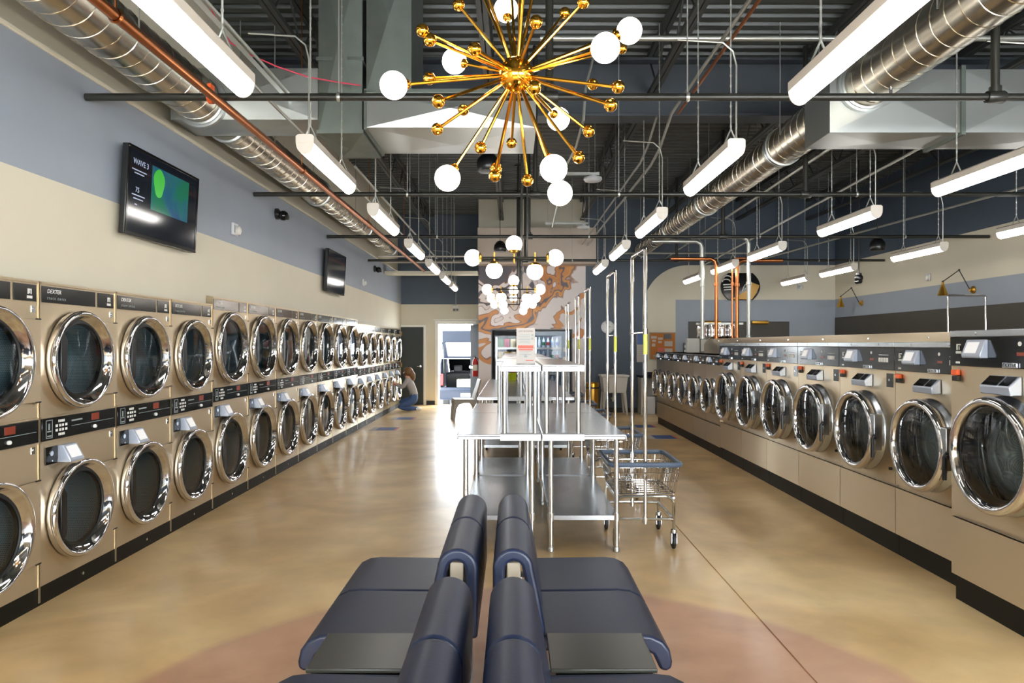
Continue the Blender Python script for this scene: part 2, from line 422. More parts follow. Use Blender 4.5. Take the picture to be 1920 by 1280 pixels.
# end wall of the dryer aisle, with the service door opening
DX0, DX1, DZ = -1.97, -1.06, 2.13
mb = MB()
mb.mi = 0; mb.box(-3.8,-.7,YA,YA+.12,2.65,5.1)
mb.mi = 1; mb.box(-3.8,DX0,YA,YA+.12,0,2.65); mb.box(DX1,-.7,YA,YA+.12,0,2.65); mb.box(DX0,DX1,YA,YA+.12,DZ,2.65)
struct(build('wall_aisle_end', mb, [M['dblue'], M['cream']], smooth=False))
mb = MB()
mb.box(DX0-.09,DX0,YA-.02,YA+.13,0,DZ+.09); mb.box(DX1,DX1+.09,YA-.02,YA+.13,0,DZ+.09); mb.box(DX0,DX1,YA-.02,YA+.13,DZ,DZ+.09)
struct(build('trim_2', mb, M['frame'], bevel=.006))
mb = MB(); mb.box(DX0-.13,DX1+.13,YA-.05,YA,DZ+.10,DZ+.125)
struct(build('trim_3', mb, M['frame']))
mb = MB(); mb.box(-2.28,DX0-.09,YA-.015,YA,0,.11); mb.box(DX1+.09,-.8,YA-.015,YA,0,.11)
struct(build('baseboard_aisle_end', mb, M['rubber']))
# flush grey door beside the opening
d = E('door_1', None, None, (-2.62,YA,0)); struct(d)
mb = MB(); mb.box(-.34,.26,-.05,-.006,.01,2.05); build('door_leaf', mb, M['doorpaint'], d, bevel=.004)
mb = MB(); mb.box(.265,.33,-.055,-.001,0,2.10); mb.box(-.40,.265,-.055,-.001,2.055,2.10); build('door_frame', mb, M['frame'], d)
mb = MB(); mb.cyl((.19,-.075,1.02),.028,.03,'y'); mb.rod((.19,-.09,1.02),(.10,-.09,1.02),.009); build('door_handle', mb, M['tubechrome'], d)
for z in (.22,1.0,1.82):
    mb = MB(); mb.box(-.315,-.30,-.07,-.05,z,z+.11); build('hinge', mb, M['brass'], d)
d = E('door_2', None, None, (DX1-.02,YA-.03,0)); struct(d); d.rotation_euler = (0,0,radians(-72))
mb = MB(); mb.box(.0,.88,-.045,0,.01,2.10); build('door_leaf', mb, M['leaf'], d, bevel=.004)
mb = MB(); mb.box(.10,.78,-.10,-.08,.98,1.03); mb.box(.10,.14,-.08,-.045,.97,1.04); mb.box(.74,.78,-.08,-.045,.97,1.04); build('push_bar', mb, M['tubechrome'], d)
# mural wall with the recess of the vending machines
MX0, MX1, RX0, RX1, RZ = -.81, 1.70, -.49, 1.37, 1.93
mb = MB()
mb.box(MX0,RX0,YB,YB+.15,0,3.43); mb.box(RX1,MX1,YB,YB+.15,0,3.43); mb.box(RX0,RX1,YB,YB+.15,RZ,3.43)
struct(build('wall_mural', mb, M['mural'], smooth=False))
mb = MB(); mb.box(MX0,MX0+.1,YB+.14,YA,0,5.1); mb.box(MX0+.1,MX1+.02,YB+1.0,YB+1.1,0,5.1); mb.box(MX1-.02,MX1+.02,YB+.14,YB+1.0,0,5.1); mb.box(MX0,MX1,YB+.02,YB+.15,3.43,5.1)
struct(build('wall_recess', mb, M['cream'], smooth=False))
mb = MB(); mb.box(MX0,1.90,YB-.42,YB+.02,3.43,4.26)
struct(build('trim_4', mb, M['tan'], bevel=.006))
mb = MB(); mb.box(RX0-.02,RX0,YB-.02,YB+.02,0,RZ+.02); mb.box(RX1,RX1+.02,YB-.02,YB+.02,0,RZ+.02); mb.box(RX0,RX1,YB-.02,YB+.02,RZ,RZ+.025)
struct(build('trim_5', mb, M['black']))
mb = MB(); mb.box(MX0,MX1,YB+.9,YB+1.0,RZ,RZ+.1); mb.box(RX0,RX1,YB+.15,YB+1.0,RZ+.03,RZ+.12)
struct(build('trim_6', mb, M['black']))
# back wall: slate pier, cream field with a rounded shoulder, slate panel
ar = 1.05; x0 = 3.04; zt = 3.45
arc = [(x0+ar-ar*cos(t), zt-ar+ar*sin(t)) for t in [i*pi/2/14 for i in range(15)]]
mb = MB()
mb.mi = 0; mb.poly([(x, YB, z) for x, z in [(MX1,0),(x0,0)] + arc + [(XR,zt),(XR,5.1),(MX1,5.1)]])
mb.mi = 1; mb.poly([(x, YB, z) for x, z in [(x0,0),(3.81,0),(3.81,2.64),(XR,2.64),(XR,zt)] + arc[::-1]])
mb.mi = 2; mb.poly([(x, YB, z) for x, z in [(3.81,0),(XR,0),(XR,2.64),(3.81,2.64)]])
mb.mi = 1; mb.box(MX1,XR+.1,YB+.01,YB+.12,0,5.1)
struct(build('wall_back', mb, [M['dblue'], M['cream'], M['blue']], smooth=False))
mb = MB(); mb.box(MX1,XR,YB-.015,YB,0,.12)
struct(build('baseboard_back', mb, M['rubber']))
mb = MB()
mb.mi = 1; mb.box(XR,XR+.1,YF,YB,0,2.22); mb.mi = 1; mb.box(XR,XR+.1,YF,YB,2.22,2.65)
mb.mi = 2; mb.box(XR,XR+.1,YF,YB,2.65,3.45); mb.mi = 0; mb.box(XR,XR+.1,YF,YB,3.45,5.1)
struct(build('wall_right', mb, [M['dblue'], M['blue'], M['cream']], smooth=False))
# shop front behind the camera
mb = MB()
mb.box(-3.8,7.65,YF-.12,YF,0,.85); mb.box(-3.8,7.65,YF-.12,YF,2.35,5.1)
for a, b in ((-3.8,-2.75),(.95,1.95),(7.25,7.65)): mb.box(a,b,YF-.12,YF,.85,2.35)
struct(build('wall_front', mb, M['cream'], smooth=False))
for n, (a, b) in enumerate(((-2.75,.95),(1.95,7.25))):
    mb = MB(); k = 3 if n == 0 else 4
    for i in range(k+1):
        x = a + (b-a)*i/k; mb.box(x-.03,x+.03,YF-.10,YF-.03,.85,2.35)
    for z in (.85,2.29): mb.box(a,b,YF-.10,YF-.03,z,z+.06)
    struct(build('window_%d' % (n+1), mb, M['black']))
# corrugated roof deck, bar joists and girder
prof = []; y = YF-.1
while y < 18.2:
    prof += [(y,5.0),(y+.085,5.0),(y+.105,5.05),(y+.165,5.05)]; y += .185
mb = MB(); vs = [(x, a, b) for x in (-3.8, 7.7) for a, b in prof]; n = len(prof)
mb.add(vs, [(i, i+1, n+i+1, n+i) for i in range(n-1)]); mb.box(-3.8,7.7,YF-.1,18.2,5.09,5.2)
ceil = struct(build('ceiling', mb, M['deck'], smooth=False))
jt = None
for jx in (-2.12, -.27, 1.62, 3.45, 5.25, 6.9):
    if jt is None:
        mb = MB()
        for s in (-.028, .028):
            mb.box(s-.022,s+.022,YF,17.9,4.93,4.995); mb.box(s-.022,s+.022,YF,17.9,4.50,4.545)
        j = build('joist', mb, M['joist'], ceil, smooth=False)
        mb = MB(); yy = YF+.2; up = True
        while yy < 17.3:
            mb.rod((0,yy,4.52 if up else 4.96),(0,yy+.42,4.96 if up else 4.52),.011,5); yy += .42; up = not up
        build('joist_web', mb, M['joist'], j); jt = tree(j); j.location = (jx,0,0)
    else:
        c = copytree(jt, ceil); c.location = (jx,0,0)
mb = MB(); mb.box(-3.05,7.5,7.92,8.20,4.25,4.28); mb.box(-3.05,7.5,8.05,8.07,4.28,4.90); mb.box(-3.05,7.5,7.92,8.20,4.90,4.93)
build('girder', mb, M['girder'], ceil, bevel=.004)
mb = MB(); mb.box(-2.94,MX0,15.6,15.95,3.20,3.27)
struct(build('trim_7', mb, M['cream']))

# ------------------------------------------------------------------ stacked dryers
def dryer_door(parent, R, cy_, cz_):
    s = R/.315
    o = E('door', None, None, (0,cy_,cz_)); o.parent = parent
    mb = MB(); mb.lathe([(.318*s,.004),(.322*s,.018),(.320*s,.046),(.312*s,.058),(.301*s,.061),(.291*s,.056),(.284*s,.046),(.262*s,.020),(.250*s,.012),(.243*s,.006)], (0,0,0), 'x', 56, False)
    build('door_ring', mb, M['chrome'], o, angle=60)
    mb = MB(); mb.lathe([(.253*s,.013),(.247*s,.022),(.238*s,.022),(.232*s,.010),(.228*s,-.01)], (0,0,0), 'x', 48, False)
    build('gasket', mb, M['rubber'], o, angle=60)
    mb = MB(); mb.lathe([(.236*s,.009),(.236*s,.014),(0,.018)], (0,0,0), 'x', 40, False)
    build('glass', mb, M['doorglass'], o, angle=60)
    mb = MB(); h = .175*s; yy = -.205*s
    mb.prism([(yy-.035*s,-h*1.0),(yy-.004,-h*.98),(yy+.024*s,-h*.72),(yy+.026*s,h*.72),(yy-.004,h*.98),(yy-.035*s,h)], .022*s, .046*s, 'x')
    build('handle', mb, M['black'], o, bevel=.006, seg=2)
    return o
def dryer_drum(parent, R, cy_, cz_):
    s = R/.315
    mb = MB(); mb.lathe([(.262*s,-.004),(.262*s,-.05),(.30*s,-.07),(.30*s,-.30)], (0,0,0), 'x', 36, False); mb.lathe([(.30*s,-.30),(0,-.29)], (0,0,0), 'x', 36, False)
    build('drum', mb, M['drum'], parent, loc=(0,cy_,cz_))
def make_dryer(W, H, R, zu, zl, zb0, zb1, hz0, hz1):
    root = E('stacked_dryer', 'x', 'dryer', (0,0,0))
    w2 = W/2 - .003; s = W/.8; yc = -.02*s
    mb = MB(); Rh = .262*R/.315; D = -.62; k0 = .115
    mb.plate_hole(-w2,w2,k0,zb0,yc,zl,Rh,0); mb.plate_hole(-w2,w2,zb1,H,yc,zu,Rh,0)
    mb.quad((0,-w2,zb0),(0,w2,zb0),(0,w2,zb1),(0,-w2,zb1))
    mb.quad((0,-w2,k0),(0,-w2,H),(D,-w2,H),(D,-w2,k0)); mb.quad((0,w2,k0),(D,w2,k0),(D,w2,H),(0,w2,H))
    mb.quad((0,-w2,H),(0,w2,H),(D,w2,H),(D,-w2,H)); mb.quad((D,-w2,k0),(D,-w2,H),(D,w2,H),(D,w2,k0)); mb.quad((0,-w2,k0),(D,-w2,k0),(D,w2,k0),(0,w2,k0))
    build('cabinet', mb, M['steel'], root, smooth=False)
    mb = MB()
    for yy in (-w2, w2-.005): mb.box(0,.004,yy,yy+.005,.02,H-.004)
    mb.box(0,.006,-w2+.01,w2-.01,H-.016,H-.004); mb.box(0,.006,-w2+.01,w2-.01,zb0-.010,zb0); mb.box(0,.006,-w2+.01,w2-.01,zb1,zb1+.010)
    build('trim_strip', mb, M['steel'], root)
    mb = MB(); mb.box(-.3,-.004,-w2,w2,.0,k0)
    kp = build('kick_plate', mb, M['base'], root)
    mb = MB(); mb.cyl((-.004,.03,.06),.010,.005,'x',10); build('screw', mb, M['tubechrome'], kp)
    y0, y1, y2, y3 = (-.378*s, .158*s, .185*s, .372*s)
    mb = MB(); mb.box(0,.004,y0,y1,hz0,hz1); hp = build('header_panel', mb, M['gloss_black'], root)
    text('DEXTER', .036*s, (.0045,y0+.045,hz1-.030), FACE_X, M['print'], hp, shear=.25)
    text('STACK DRYER', .020*s, (.0045,y0+.045,hz0+.026), FACE_X, M['grey_print'], hp, space=1.5)
    mb = MB(); mb.box(0,.004,y2,y3,hz0,hz1); hp = build('header_panel', mb, M['gloss_black'], root)
    mb = MB(); yy = y3-.075; zz = (hz0+hz1)/2
    for a, b, c, dd in ((0,.034,.016,.024),(0,.010,-.008,.016),(.014,.020,-.004,.016),(.026,.034,-.008,.016),(-.006,.040,-.034,-.018)): mb.box(.004,.0048,yy+a,yy+b,zz+c,zz+dd)
    build('emblem', mb, M['print'], hp, smooth=False)
    # middle control strip
    mb = MB(); mb.box(0,.010,-w2+.012,w2-.012,zb0+.002,zb1-.002); cp = build('control_panel', mb, M['gloss_black'], root, bevel=.003)
    hb = zb1-zb0; zc = (zb0+zb1)/2; yl = -w2
    mb = MB(); fr = .004; a0, a1, c0, c1 = yl+.045, yl+.105, zb0+.014, zb1-.014
    mb.box(.010,.0112,a0,a1,c0,c0+fr); mb.box(.010,.0112,a0,a1,c1-fr,c1); mb.box(.010,.0112,a0,a0+fr,c0,c1); mb.box(.010,.0112,a1-fr,a1,c0,c1)
    mb.box(.010,.0112,a0+.012,a1-.012,zc-.018,zc-.010); mb.box(.010,.0112,a0+.010,a1-.010,c0+.010,c0+.018); mb.box(.010,.0112,a0+.022,a0+.036,zc-.005,zc+.035)
    build('instruction_print', mb, M['grey_print'], cp, smooth=False)
    mb = MB(); q = yl+.19
    for i in range(4): mb.box(.010,.0116,q-.030+i*.016,q-.018+i*.016,zc+.034,zc+.050); mb.box(.010,.0116,q-.030+i*.016,q-.018+i*.016,zc-.050,zc-.034)
    for dz in (-.022,.006): mb.box(.010,.0116,q-.056,q-.036,zc+dz,zc+dz+.016); mb.box(.010,.0116,q+.036,q+.056,zc+dz,zc+dz+.016); mb.box(.010,.0116,q-.022,q-.004,zc+dz,zc+dz+.016); mb.box(.010,.0116,q+.004,q+.022,zc+dz,zc+dz+.016)
    build('keypad', mb, M['print'], cp, smooth=False)
    mb = MB(); mb.box(.010,.0125,yl+.50*s,yl+.585*s,zc+.010,zc+.056); build('display', mb, M['led'], cp, bevel=.002)
    mb = MB(); mb.box(.010,.0112,yl+.29*s,2*w2-w2-.035,zc-.004,zc-.001); mb.box(.010,.0112,yl+.29*s,yl+.40*s,zc+.026,zc+.036); build('panel_print', mb, M['grey_print'], cp, smooth=False)
    mb = MB(); mb.lathe([(.012,.010),(.013,.020),(.009,.026),(0,.027)], (0,yl+.53*s,zc-.034), 'x', 14, False); build('start_button', mb, M['print'], cp)
    # payment reader and small lock plates
    rz = zb0-.095
    mb = MB(); mb.box(0,.006,yl+.05,yl+.155,rz-.055,rz+.055); pl = build('reader_plate', mb, M['gloss_black'], root)
    mb = MB(); mb.cyl((.006,yl+.10,rz+.012),.016,.004,'x',14); mb.cyl((.006,yl+.105,rz-.036),.006,.004,'x',10); build('key_socket', mb, M['tubechrome'], pl)
    mb = MB(); mb.prism([(0,rz-.055),(.085,rz-.055),(.085,rz-.040),(.035,rz+.055),(0,rz+.055)], yl+.165, yl+.305, 'y'); rd = build('payment_reader', mb, M['reader'], root, bevel=.004)
    mb = MB(); mb.quad((.081,yl+.182,rz-.028),(.081,yl+.288,rz-.028),(.043,yl+.288,rz+.044),(.043,yl+.182,rz+.044)); build('reader_screen', mb, M['pad'], rd, smooth=False)
    rd.data.name = 'payment_reader'
    for zz in (zb0-.04, hz0-.045):
        mb = MB(); mb.box(0,.004,w2-.065,w2-.035,zz-.022,zz+.018); mb.cyl((.004,w2-.05,zz),.008,.004,'x',10); build('lock_plate', mb, M['tubechrome'], root)
    for zc_ in (zu, zl):
        arc_ = [(yc+.285*R/.315*cos(q), zc_+.285*R/.315*sin(q)) for q in [radians(60-12*i) for i in range(11)]]
        mb = MB(); mb.prism(arc_ + [(arc_[-1][0],zc_-.80*R),(w2-.002,zc_-.80*R),(w2-.002,zc_+.80*R),(arc_[0][0],zc_+.80*R)], .0, .016, 'x'); build('hinge_plate', mb, M['steel'], root, bevel=.005)
        for q in (1,-1):
            mb = MB(); mb.box(.016,.020,w2-.05,w2-.004,zc_+q*.80*R-.004,zc_+q*.80*R+.004); build('hinge_pin', mb, M['black'], root)
        dryer_drum(root, R, yc, zc_); dryer_door(root, R, yc, zc_)
    return root
small = make_dryer(.80, 1.985, .315, 1.50, .52, 1.0, 1.142, 1.858, 1.958)
XD = -2.893
small.location = (XD, 3.765, 0)
small['label'] = 'short stainless stacked dryer at the bench end of the row, first of the row'
small['group'] = 'stacked dryers'
ts = tree(small)
for i, wh in enumerate(('second short stainless stacked dryer from the bench end, whole doors in view',
                        'third short stainless stacked dryer from the bench end, below the weather television',
                        'short stainless stacked dryer that touches the first taller stacked dryer')):
    dup(ts, (XD, 4.565+.8*i, 0), 0, wh)
big = make_dryer(.875, 2.06, .356, 1.565, .545, 1.038, 1.177, 1.937, 2.037)
big.location = (XD, 6.566+.4375, 0); big['group'] = 'stacked dryers'
big['label'] = 'first of the seven taller stainless stacked dryers from the bench end'
tb = tree(big)
for i in range(1, 7):
    dup(tb, (XD, 6.566+.4375+.875*i, 0), 0, ordinal(i) + ' of the seven taller stainless stacked dryers from the bench end')
for i in range(6):
    dup(ts, (XD, 12.69+.4+.8*i, 0), 0, ordinal(i) + ' short stainless stacked dryer beyond the taller ones, toward the kneeling woman')

# ------------------------------------------------------------------ front-load washers
def make_washer(W, H, R, zd, seam, hz0, hz1, depth, base=.165, k=1.0, small=False):
    root = E('front_load_washer', 'x', 'washer', (0,0,0))
    w2 = W/2 - .003; D = -depth; Rh = .84*R
    mb = MB(); mb.plate_hole(-w2,w2,seam+.014,hz0,0,zd,Rh,0)
    mb.quad((0,-w2,base),(0,w2,base),(0,w2,seam-.014),(0,-w2,seam-.014))
    mb.quad((-.02,-w2,seam-.014),(-.02,w2,seam-.014),(-.02,w2,seam+.014),(-.02,-w2,seam+.014))
    mb.quad((0,-w2,seam-.014),(0,w2,seam-.014),(-.02,w2,seam-.014),(-.02,-w2,seam-.014)); mb.quad((0,-w2,seam+.014),(0,w2,seam+.014),(-.02,w2,seam+.014),(-.02,-w2,seam+.014))
    mb.quad((0,-w2,hz0),(0,w2,hz0),(0,w2,H),(0,-w2,H))
    for yy in (-w2, w2):
        mb.quad((0,yy,base),(D,yy,base),(D,yy,seam-.014),(0,yy,seam-.014)); mb.quad((0,yy,seam+.014),(D,yy,seam+.014),(D,yy,H),(0,yy,H)); mb.quad((-.02,yy,seam-.014),(D,yy,seam-.014),(D,yy,seam+.014),(-.02,yy,seam+.014))
    mb.quad((0,-w2,H),(0,w2,H),(D,w2,H),(D,-w2,H)); mb.quad((D,-w2,base),(D,w2,base),(D,w2,H),(D,-w2,H)); mb.quad((0,-w2,base),(0,w2,base),(D,w2,base),(D,-w2,base))
    build('cabinet', mb, M['steel'], root, smooth=False)
    mb = MB(); mb.box(0,.014,-w2,w2,hz1,H); build('top_band', mb, M['steel2'], root, bevel=.004)
    for yy in (-w2*.5, w2*.5):
        mb = MB(); mb.cyl((.014,yy,(hz1+H)/2),.008,.004,'x',8); build('screw', mb, M['tubechrome'], root)
    mb = MB(); mb.box(D,-.028,-w2,w2,.002,base); build('base', mb, M['base'], root)
    mb = MB(); mb.box(0,.010,-w2,w2,hz0,hz1); hp = build('control_panel', mb, M['gloss_black'], root, bevel=.003)
    zc = (hz0+hz1)/2; hh = hz1-hz0; y0 = -w2
    mb = MB(); mb.box(.010,.022,-.005,.10*k,hz0+.002,hz0+.030*k); em = build('emblem', mb, M['tubechrome'], hp, bevel=.003)
    text('DEXTER', .026*k, (.0225,.0475*k,hz0+.016*k), FACE_X, M['black'], em, align='CENTER', shear=.25)
    mb = MB(); mb.box(.010,.013,.09*k,.145*k,zc-.018*k,zc+.000*k); build('display', mb, M['led'], hp)
    mb = MB()
    for i in range(4): mb.box(.010,.0125,(.22+i*.036)*k,(.248+i*.036)*k,zc-.028*k,zc+.006*k)
    mb.box(.010,.0115,.22*k,.36*k,zc+.026*k,zc+.030*k); mb.cyl((.010,.11*k,zc+.044*k),.012*k,.003,'x',10)
    build('cycle_button', mb, M['print'], hp, smooth=False)
    mb = MB(); a = y0+.055*k
    mb.box(.010,.0115,a,a+.05*k,zc-.012*k,zc+.002*k); mb.box(.010,.0115,a+.006,a+.016*k,zc+.008*k,zc+.044*k); mb.box(.010,.0115,a+.020*k,a+.044*k,zc+.036*k,zc+.044*k); mb.box(.010,.0115,a+.026*k,a+.032*k,zc+.010*k,zc+.030*k); mb.box(.010,.0115,a,a+.035*k,hz0+.014*k,hz0+.026*k)
    build('machine_number', mb, M['print'], hp, smooth=False)
    r0 = y0+.17*k; rw = .155*k; zb = zc-.035*k; zt_ = zc+.068*k
    mb = MB(); mb.prism([(.008,zb),(.052*k,zb),(.056*k,zb+.018*k),(.024*k,zt_),(.008,zt_)], r0, r0+rw, 'y'); rd = build('payment_reader', mb, M['reader'], hp, bevel=.004)
    mb = MB(); mb.quad((.0550*k,r0+.02*k,zb+.028*k),(.0550*k,r0+rw-.035*k,zb+.028*k),(.0310*k,r0+rw-.035*k,zt_-.014*k),(.0310*k,r0+.02*k,zt_-.014*k)); o = build('reader_screen', mb, M['pad'], rd, smooth=False); o.parent = hp
    if not small:
        # stop lever and soap box
        mb = MB(); mb.box(0,.026,y0+.030,y0+.088,hz0-.056*k,hz0-.022*k); sl = build('stop_button', mb, M['orange'], root, bevel=.006)
        mb = MB(); mb.box(0,.022,y0+.034,y0+.084,hz0-.088*k,hz0-.058*k); build('stop_bracket', mb, M['rubber'], root, bevel=.004)
        b0, b1, bz = -.11*k, .115*k, hz0-.085*k
        mb = MB(); mb.prism([(0,bz-.055*k),(.064*k,bz-.055*k),(.070*k,bz-.010*k),(.012,bz+.045*k),(0,bz+.045*k)], b0, b1, 'y'); sb = build('soap_box', mb, M['reader'], root, bevel=.006)
        mb = MB()
        for u, v in ((b0+.012,b0+.13*k),(b0+.142*k,b1-.012)):
            mb.quad((.0668*k,u,bz-.0045*k),(.0668*k,v,bz-.0045*k),(.0185*k,v,bz+.0425*k),(.0185*k,u,bz+.0425*k))
        build('soap_lid', mb, M['gloss_black'], sb, smooth=False)
        mb = MB(); mb.box(0,.004,w2-.115*k,w2-.025*k,hz0-.13*k,hz0-.025*k); cpn = build('coin_plate', mb, M['gloss_black'], root)
        mb = MB(); mb.cyl((.004,w2-.07*k,hz0-.075*k),.010,.005,'x',10); build('key_socket', mb, M['tubechrome'], cpn)
    mb = MB(); mb.cyl((0,w2-.05,zd-.80*R),.012,.018,'x',10); build('door_stop', mb, M['rubber'], root)
    # tub
    mb = MB(); mb.lathe([(.815*R,.07),(.79*R,.03),(.76*R,.02)], (0,0,0), 'x', 40, False); build('boot', mb, M['rubber'], root, loc=(0,0,zd))
    mb = MB(); mb.lathe([(.77*R,.02),(.69*R,-.03),(.665*R,-.09),(.68*R,-.10),(.82*R,-.11),(.82*R,-.28)], (0,0,0), 'x', 40, False); build('drum_rim', mb, M['chrome'], root, loc=(0,0,zd), angle=60)
    mb = MB(); mb.lathe([(.82*R,-.28),(0,-.27)], (0,0,0), 'x', 32, False); build('drum', mb, M['wdrum'], root, loc=(0,0,zd))
    # door
    dr = E('door', None, None, (0,0,zd)); dr.parent = root
    mb = MB(); mb.lathe([(1.03*R,.002),(1.02*R,.018),(.93*R,.030),(.91*R,.060)], (0,0,0), 'x', 56, False); build('door_collar', mb, M['steel2'], dr, angle=60)
    mb = MB(); mb.lathe([(.92*R,.055),(.99*R,.062),(1.02*R,.078),(1.02*R,.098),(.985*R,.118),(.93*R,.128),(.885*R,.122),(.855*R,.105),(.835*R,.07),(.82*R,.045)], (0,0,0), 'x', 60, False)
    build('door_ring', mb, M['chrome'], dr, angle=70)
    mb = MB(); mb.lathe([(.85*R,.098),(.70*R,.106),(.4*R,.112),(0,.115)], (0,0,0), 'x', 40, False); build('glass', mb, M['doorglass'], dr, angle=60)
    mb = MB(); mb.box(.05,.115,.90*R,1.10*R,-.12*k,.16*k); build('latch_plate', mb, M['steel2'], dr, bevel=.006)
    mb = MB(); mb.tube([(.085,1.04*R,-.02),(.12,1.10*R,-.02),(.125,1.22*R,-.02)], .012, 8); mb.tube([(.115,1.14*R,.0),(.135,1.15*R,-.03),(.135,1.15*R,-.17*k)], .014, 8); build('handle', mb, M['black'], dr)
    mb = MB(); mb.tube([(.07,-1.0*R,.0),(.075,-1.10*R,0)], .012, 8); mb.box(.0,.085,-1.17*R,-1.08*R,-.05,.05); build('hinge', mb, M['rubber'], dr, bevel=.004)
    return root
XW = 2.9
wm = make_washer(.877, 1.616, .315, .90, .527, 1.40, 1.576, .56)
wm.location = (XW, 4.30+.4385, 0); wm.rotation_euler = (0,0,pi); wm['group'] = 'front-load washers'
wm['label'] = 'first of six mid-size front-load washers, next to the oversized washer'
tw = tree(wm)
for i in range(1, 6):
    dup(tw, (XW, 4.30+.4385+.877*i, 0), pi, ordinal(i) + ' of six mid-size front-load washers, counted from the oversized washer')
wl = make_washer(.96, 1.684, .325, .976, .535, 1.466, 1.644, .70, k=1.06)
wl.location = (2.76, 3.82, 0); wl.rotation_euler = (0,0,pi); wl['group'] = 'front-load washers'
wl['label'] = 'oversized front-load washer standing proud of the row at the bench end'
wsm = make_washer(.705, 1.44, .25, .85, .46, 1.30, 1.425, .52, base=.15, k=.78, small=True)
wsm.location = (XW, 9.562+.3525, 0); wsm.rotation_euler = (0,0,pi); wsm['group'] = 'front-load washers'
wsm['label'] = 'first of six small front-load washers, beside the mid-size washers'
tss = tree(wsm)
for i in range(1, 6):
    dup(tss, (XW, 9.562+.3525+.705*i, 0), pi, ordinal(i) + ' of six small front-load washers, counted from the mid-size washers')
# stainless service bulkhead behind the washers
t = E('service_bulkhead', 'stainless service bulkhead running behind the row of washers', 'bulkhead', (3.9,8,0))
mb = MB(); mb.prism([(-.43,.0),(-.43,1.60),(-.36,1.70),(.36,1.70),(.43,1.60),(.43,0)], -4.65, 4.4, 'y'); build('cover', mb, M['steel'], t, bevel=.004)
mb = MB(); mb.box(-.43,.43,4.405,5.75,0,1.42); build('low_cover', mb, M['steel'], t, bevel=.004)
for i in range(9):
    mb = MB(); mb.cyl((-.395,-4.2+i*.98,1.65),.012,.01,'z',8); build('screw', mb, M['tubechrome'], t)

# ------------------------------------------------------------------ ducts
def spiral(mb, x, z, R, y0, y1, pitch=.15, n=20, r=.0045):
    pts = []; k = int((y1-y0)/pitch*n)
    for i in range(k+1):
        t = 2*pi*i/n; pts.append((x+(R+.001)*cos(t), y0+(y1-y0)*i/k, z+(R+.001)*sin(t)))
    mb.tube(pts, r, 4)
def duct(label, x, z, segs):
    t = E('spiral_duct', label, 'duct', (x, segs[0][0], z)); y00 = segs[0][0]
    for (a, b, R) in segs:
        mb = MB(); mb.lathe([(R, a-y00),(R, b-y00)], (0,0,0), 'y', 40, True); d = build('duct_shell', mb, M['duct'], t)
        mb = MB(); spiral(mb, 0, 0, R, a-y00+.02, b-y00-.02); build('seam', mb, M['duct'], d)
        for q in (a-y00+.01, b-y00-.06):
            mb = MB(); mb.lathe([(R,q),(R+.016,q+.006),(R+.016,q+.044),(R,q+.05)], (0,0,0), 'y', 40, False); build('collar', mb, M['galv'], d)
    L = segs[-1][1]-y00; R = segs[0][2]; yy = .8
    while yy < L-.3:
        for s in (-1,1): build('hanger_strap', MB().tube([(s*(R+.004),yy,0),(s*(R+.004),yy,4.97-z)], .006, 5), M['conduit'], t)
        yy += 2.6
    return t
duct('large round spiral duct along the wall above the dryers, up to the metal plenum', -2.66, 3.665, [(-1.5,5.83,.19)])
duct('spiral duct stepping down in size above the second television', -2.66, 3.66, [(6.31,9.3,.175),(9.32,12.2,.145),(12.22,14.9,.115)])
duct('large round spiral duct over the washers, in front of the white plenum', 3.0, 3.81, [(-1.5,5.83,.20)])
duct('spiral duct over the washers running from the plenum to the back wall', 3.0, 3.79, [(6.35,7.6,.20),(7.62,10.6,.185),(10.62,13.0,.165),(13.02,15.9,.15)])
def xbreak_box(mb, x0, x1, y0, y1, z0, z1, nx=1, h=.02):
    """sheet-metal box whose front and bottom panels are cross-broken (pressed to a shallow point)"""
    mb.quad((x0,y1,z0),(x0,y1,z1),(x1,y1,z1),(x1,y1,z0)); mb.quad((x0,y0,z1),(x1,y0,z1),(x1,y1,z1),(x0,y1,z1))
    mb.quad((x0,y0,z0),(x0,y0,z1),(x0,y1,z1),(x0,y1,z0)); mb.quad((x1,y0,z0),(x1,y1,z0),(x1,y1,z1),(x1,y0,z1))
    for i in range(nx):
        a = x0+(x1-x0)*i/nx; b = x0+(x1-x0)*(i+1)/nx; c = (a+b)/2
        mb.add([(a,y0,z0),(b,y0,z0),(b,y0,z1),(a,y0,z1),(c,y0-h,(z0+z1)/2)], [(0,1,4),(1,2,4),(2,3,4),(3,0,4)])
        mb.add([(a,y0,z0),(b,y0,z0),(b,y1,z0),(a,y1,z0),(c,(y0+y1)/2,z0-h)], [(0,1,4),(1,2,4),(2,3,4),(3,0,4)])
def flanges(par, xs, y0, y1, z0, z1, d=.025, w_=.018):
    for x in xs:
        mb = MB()
        mb.box(x-w_,x+w_,y0-d,y1+d,z0-d,z0-.001); mb.box(x-w_,x+w_,y0-d,y1+d,z1+.001,z1+d); mb.box(x-w_,x+w_,y0-d,y0-.001,z0,z1)
        build('flange', mb, M['galv_dark'], par)
t = E('duct_plenum', 'pale galvanised plenum box that the spiral duct over the washers enters', 'duct', (2.71,5.84,3.41))
mb = MB(); xbreak_box(mb,0,1.13,0,.5,0,.54); xbreak_box(mb,1.13,4.5,0,.5,0,.54,3); build('plenum_box', mb, M['galv'], t, smooth=False)
flanges(t,(1.13,2.2,3.4),0,.5,0,.54)
mb = MB(); mb.lathe([(.205,-.01),(.235,-.008),(.235,-.045),(.205,-.05)], (.29,0,.40), 'y', 36, False); build('collar', mb, M['galv'], t)
t = E('duct_plenum', 'galvanised plenum box crossing above the dryers beside the weather television', 'duct', (-2.93,5.84,3.52))
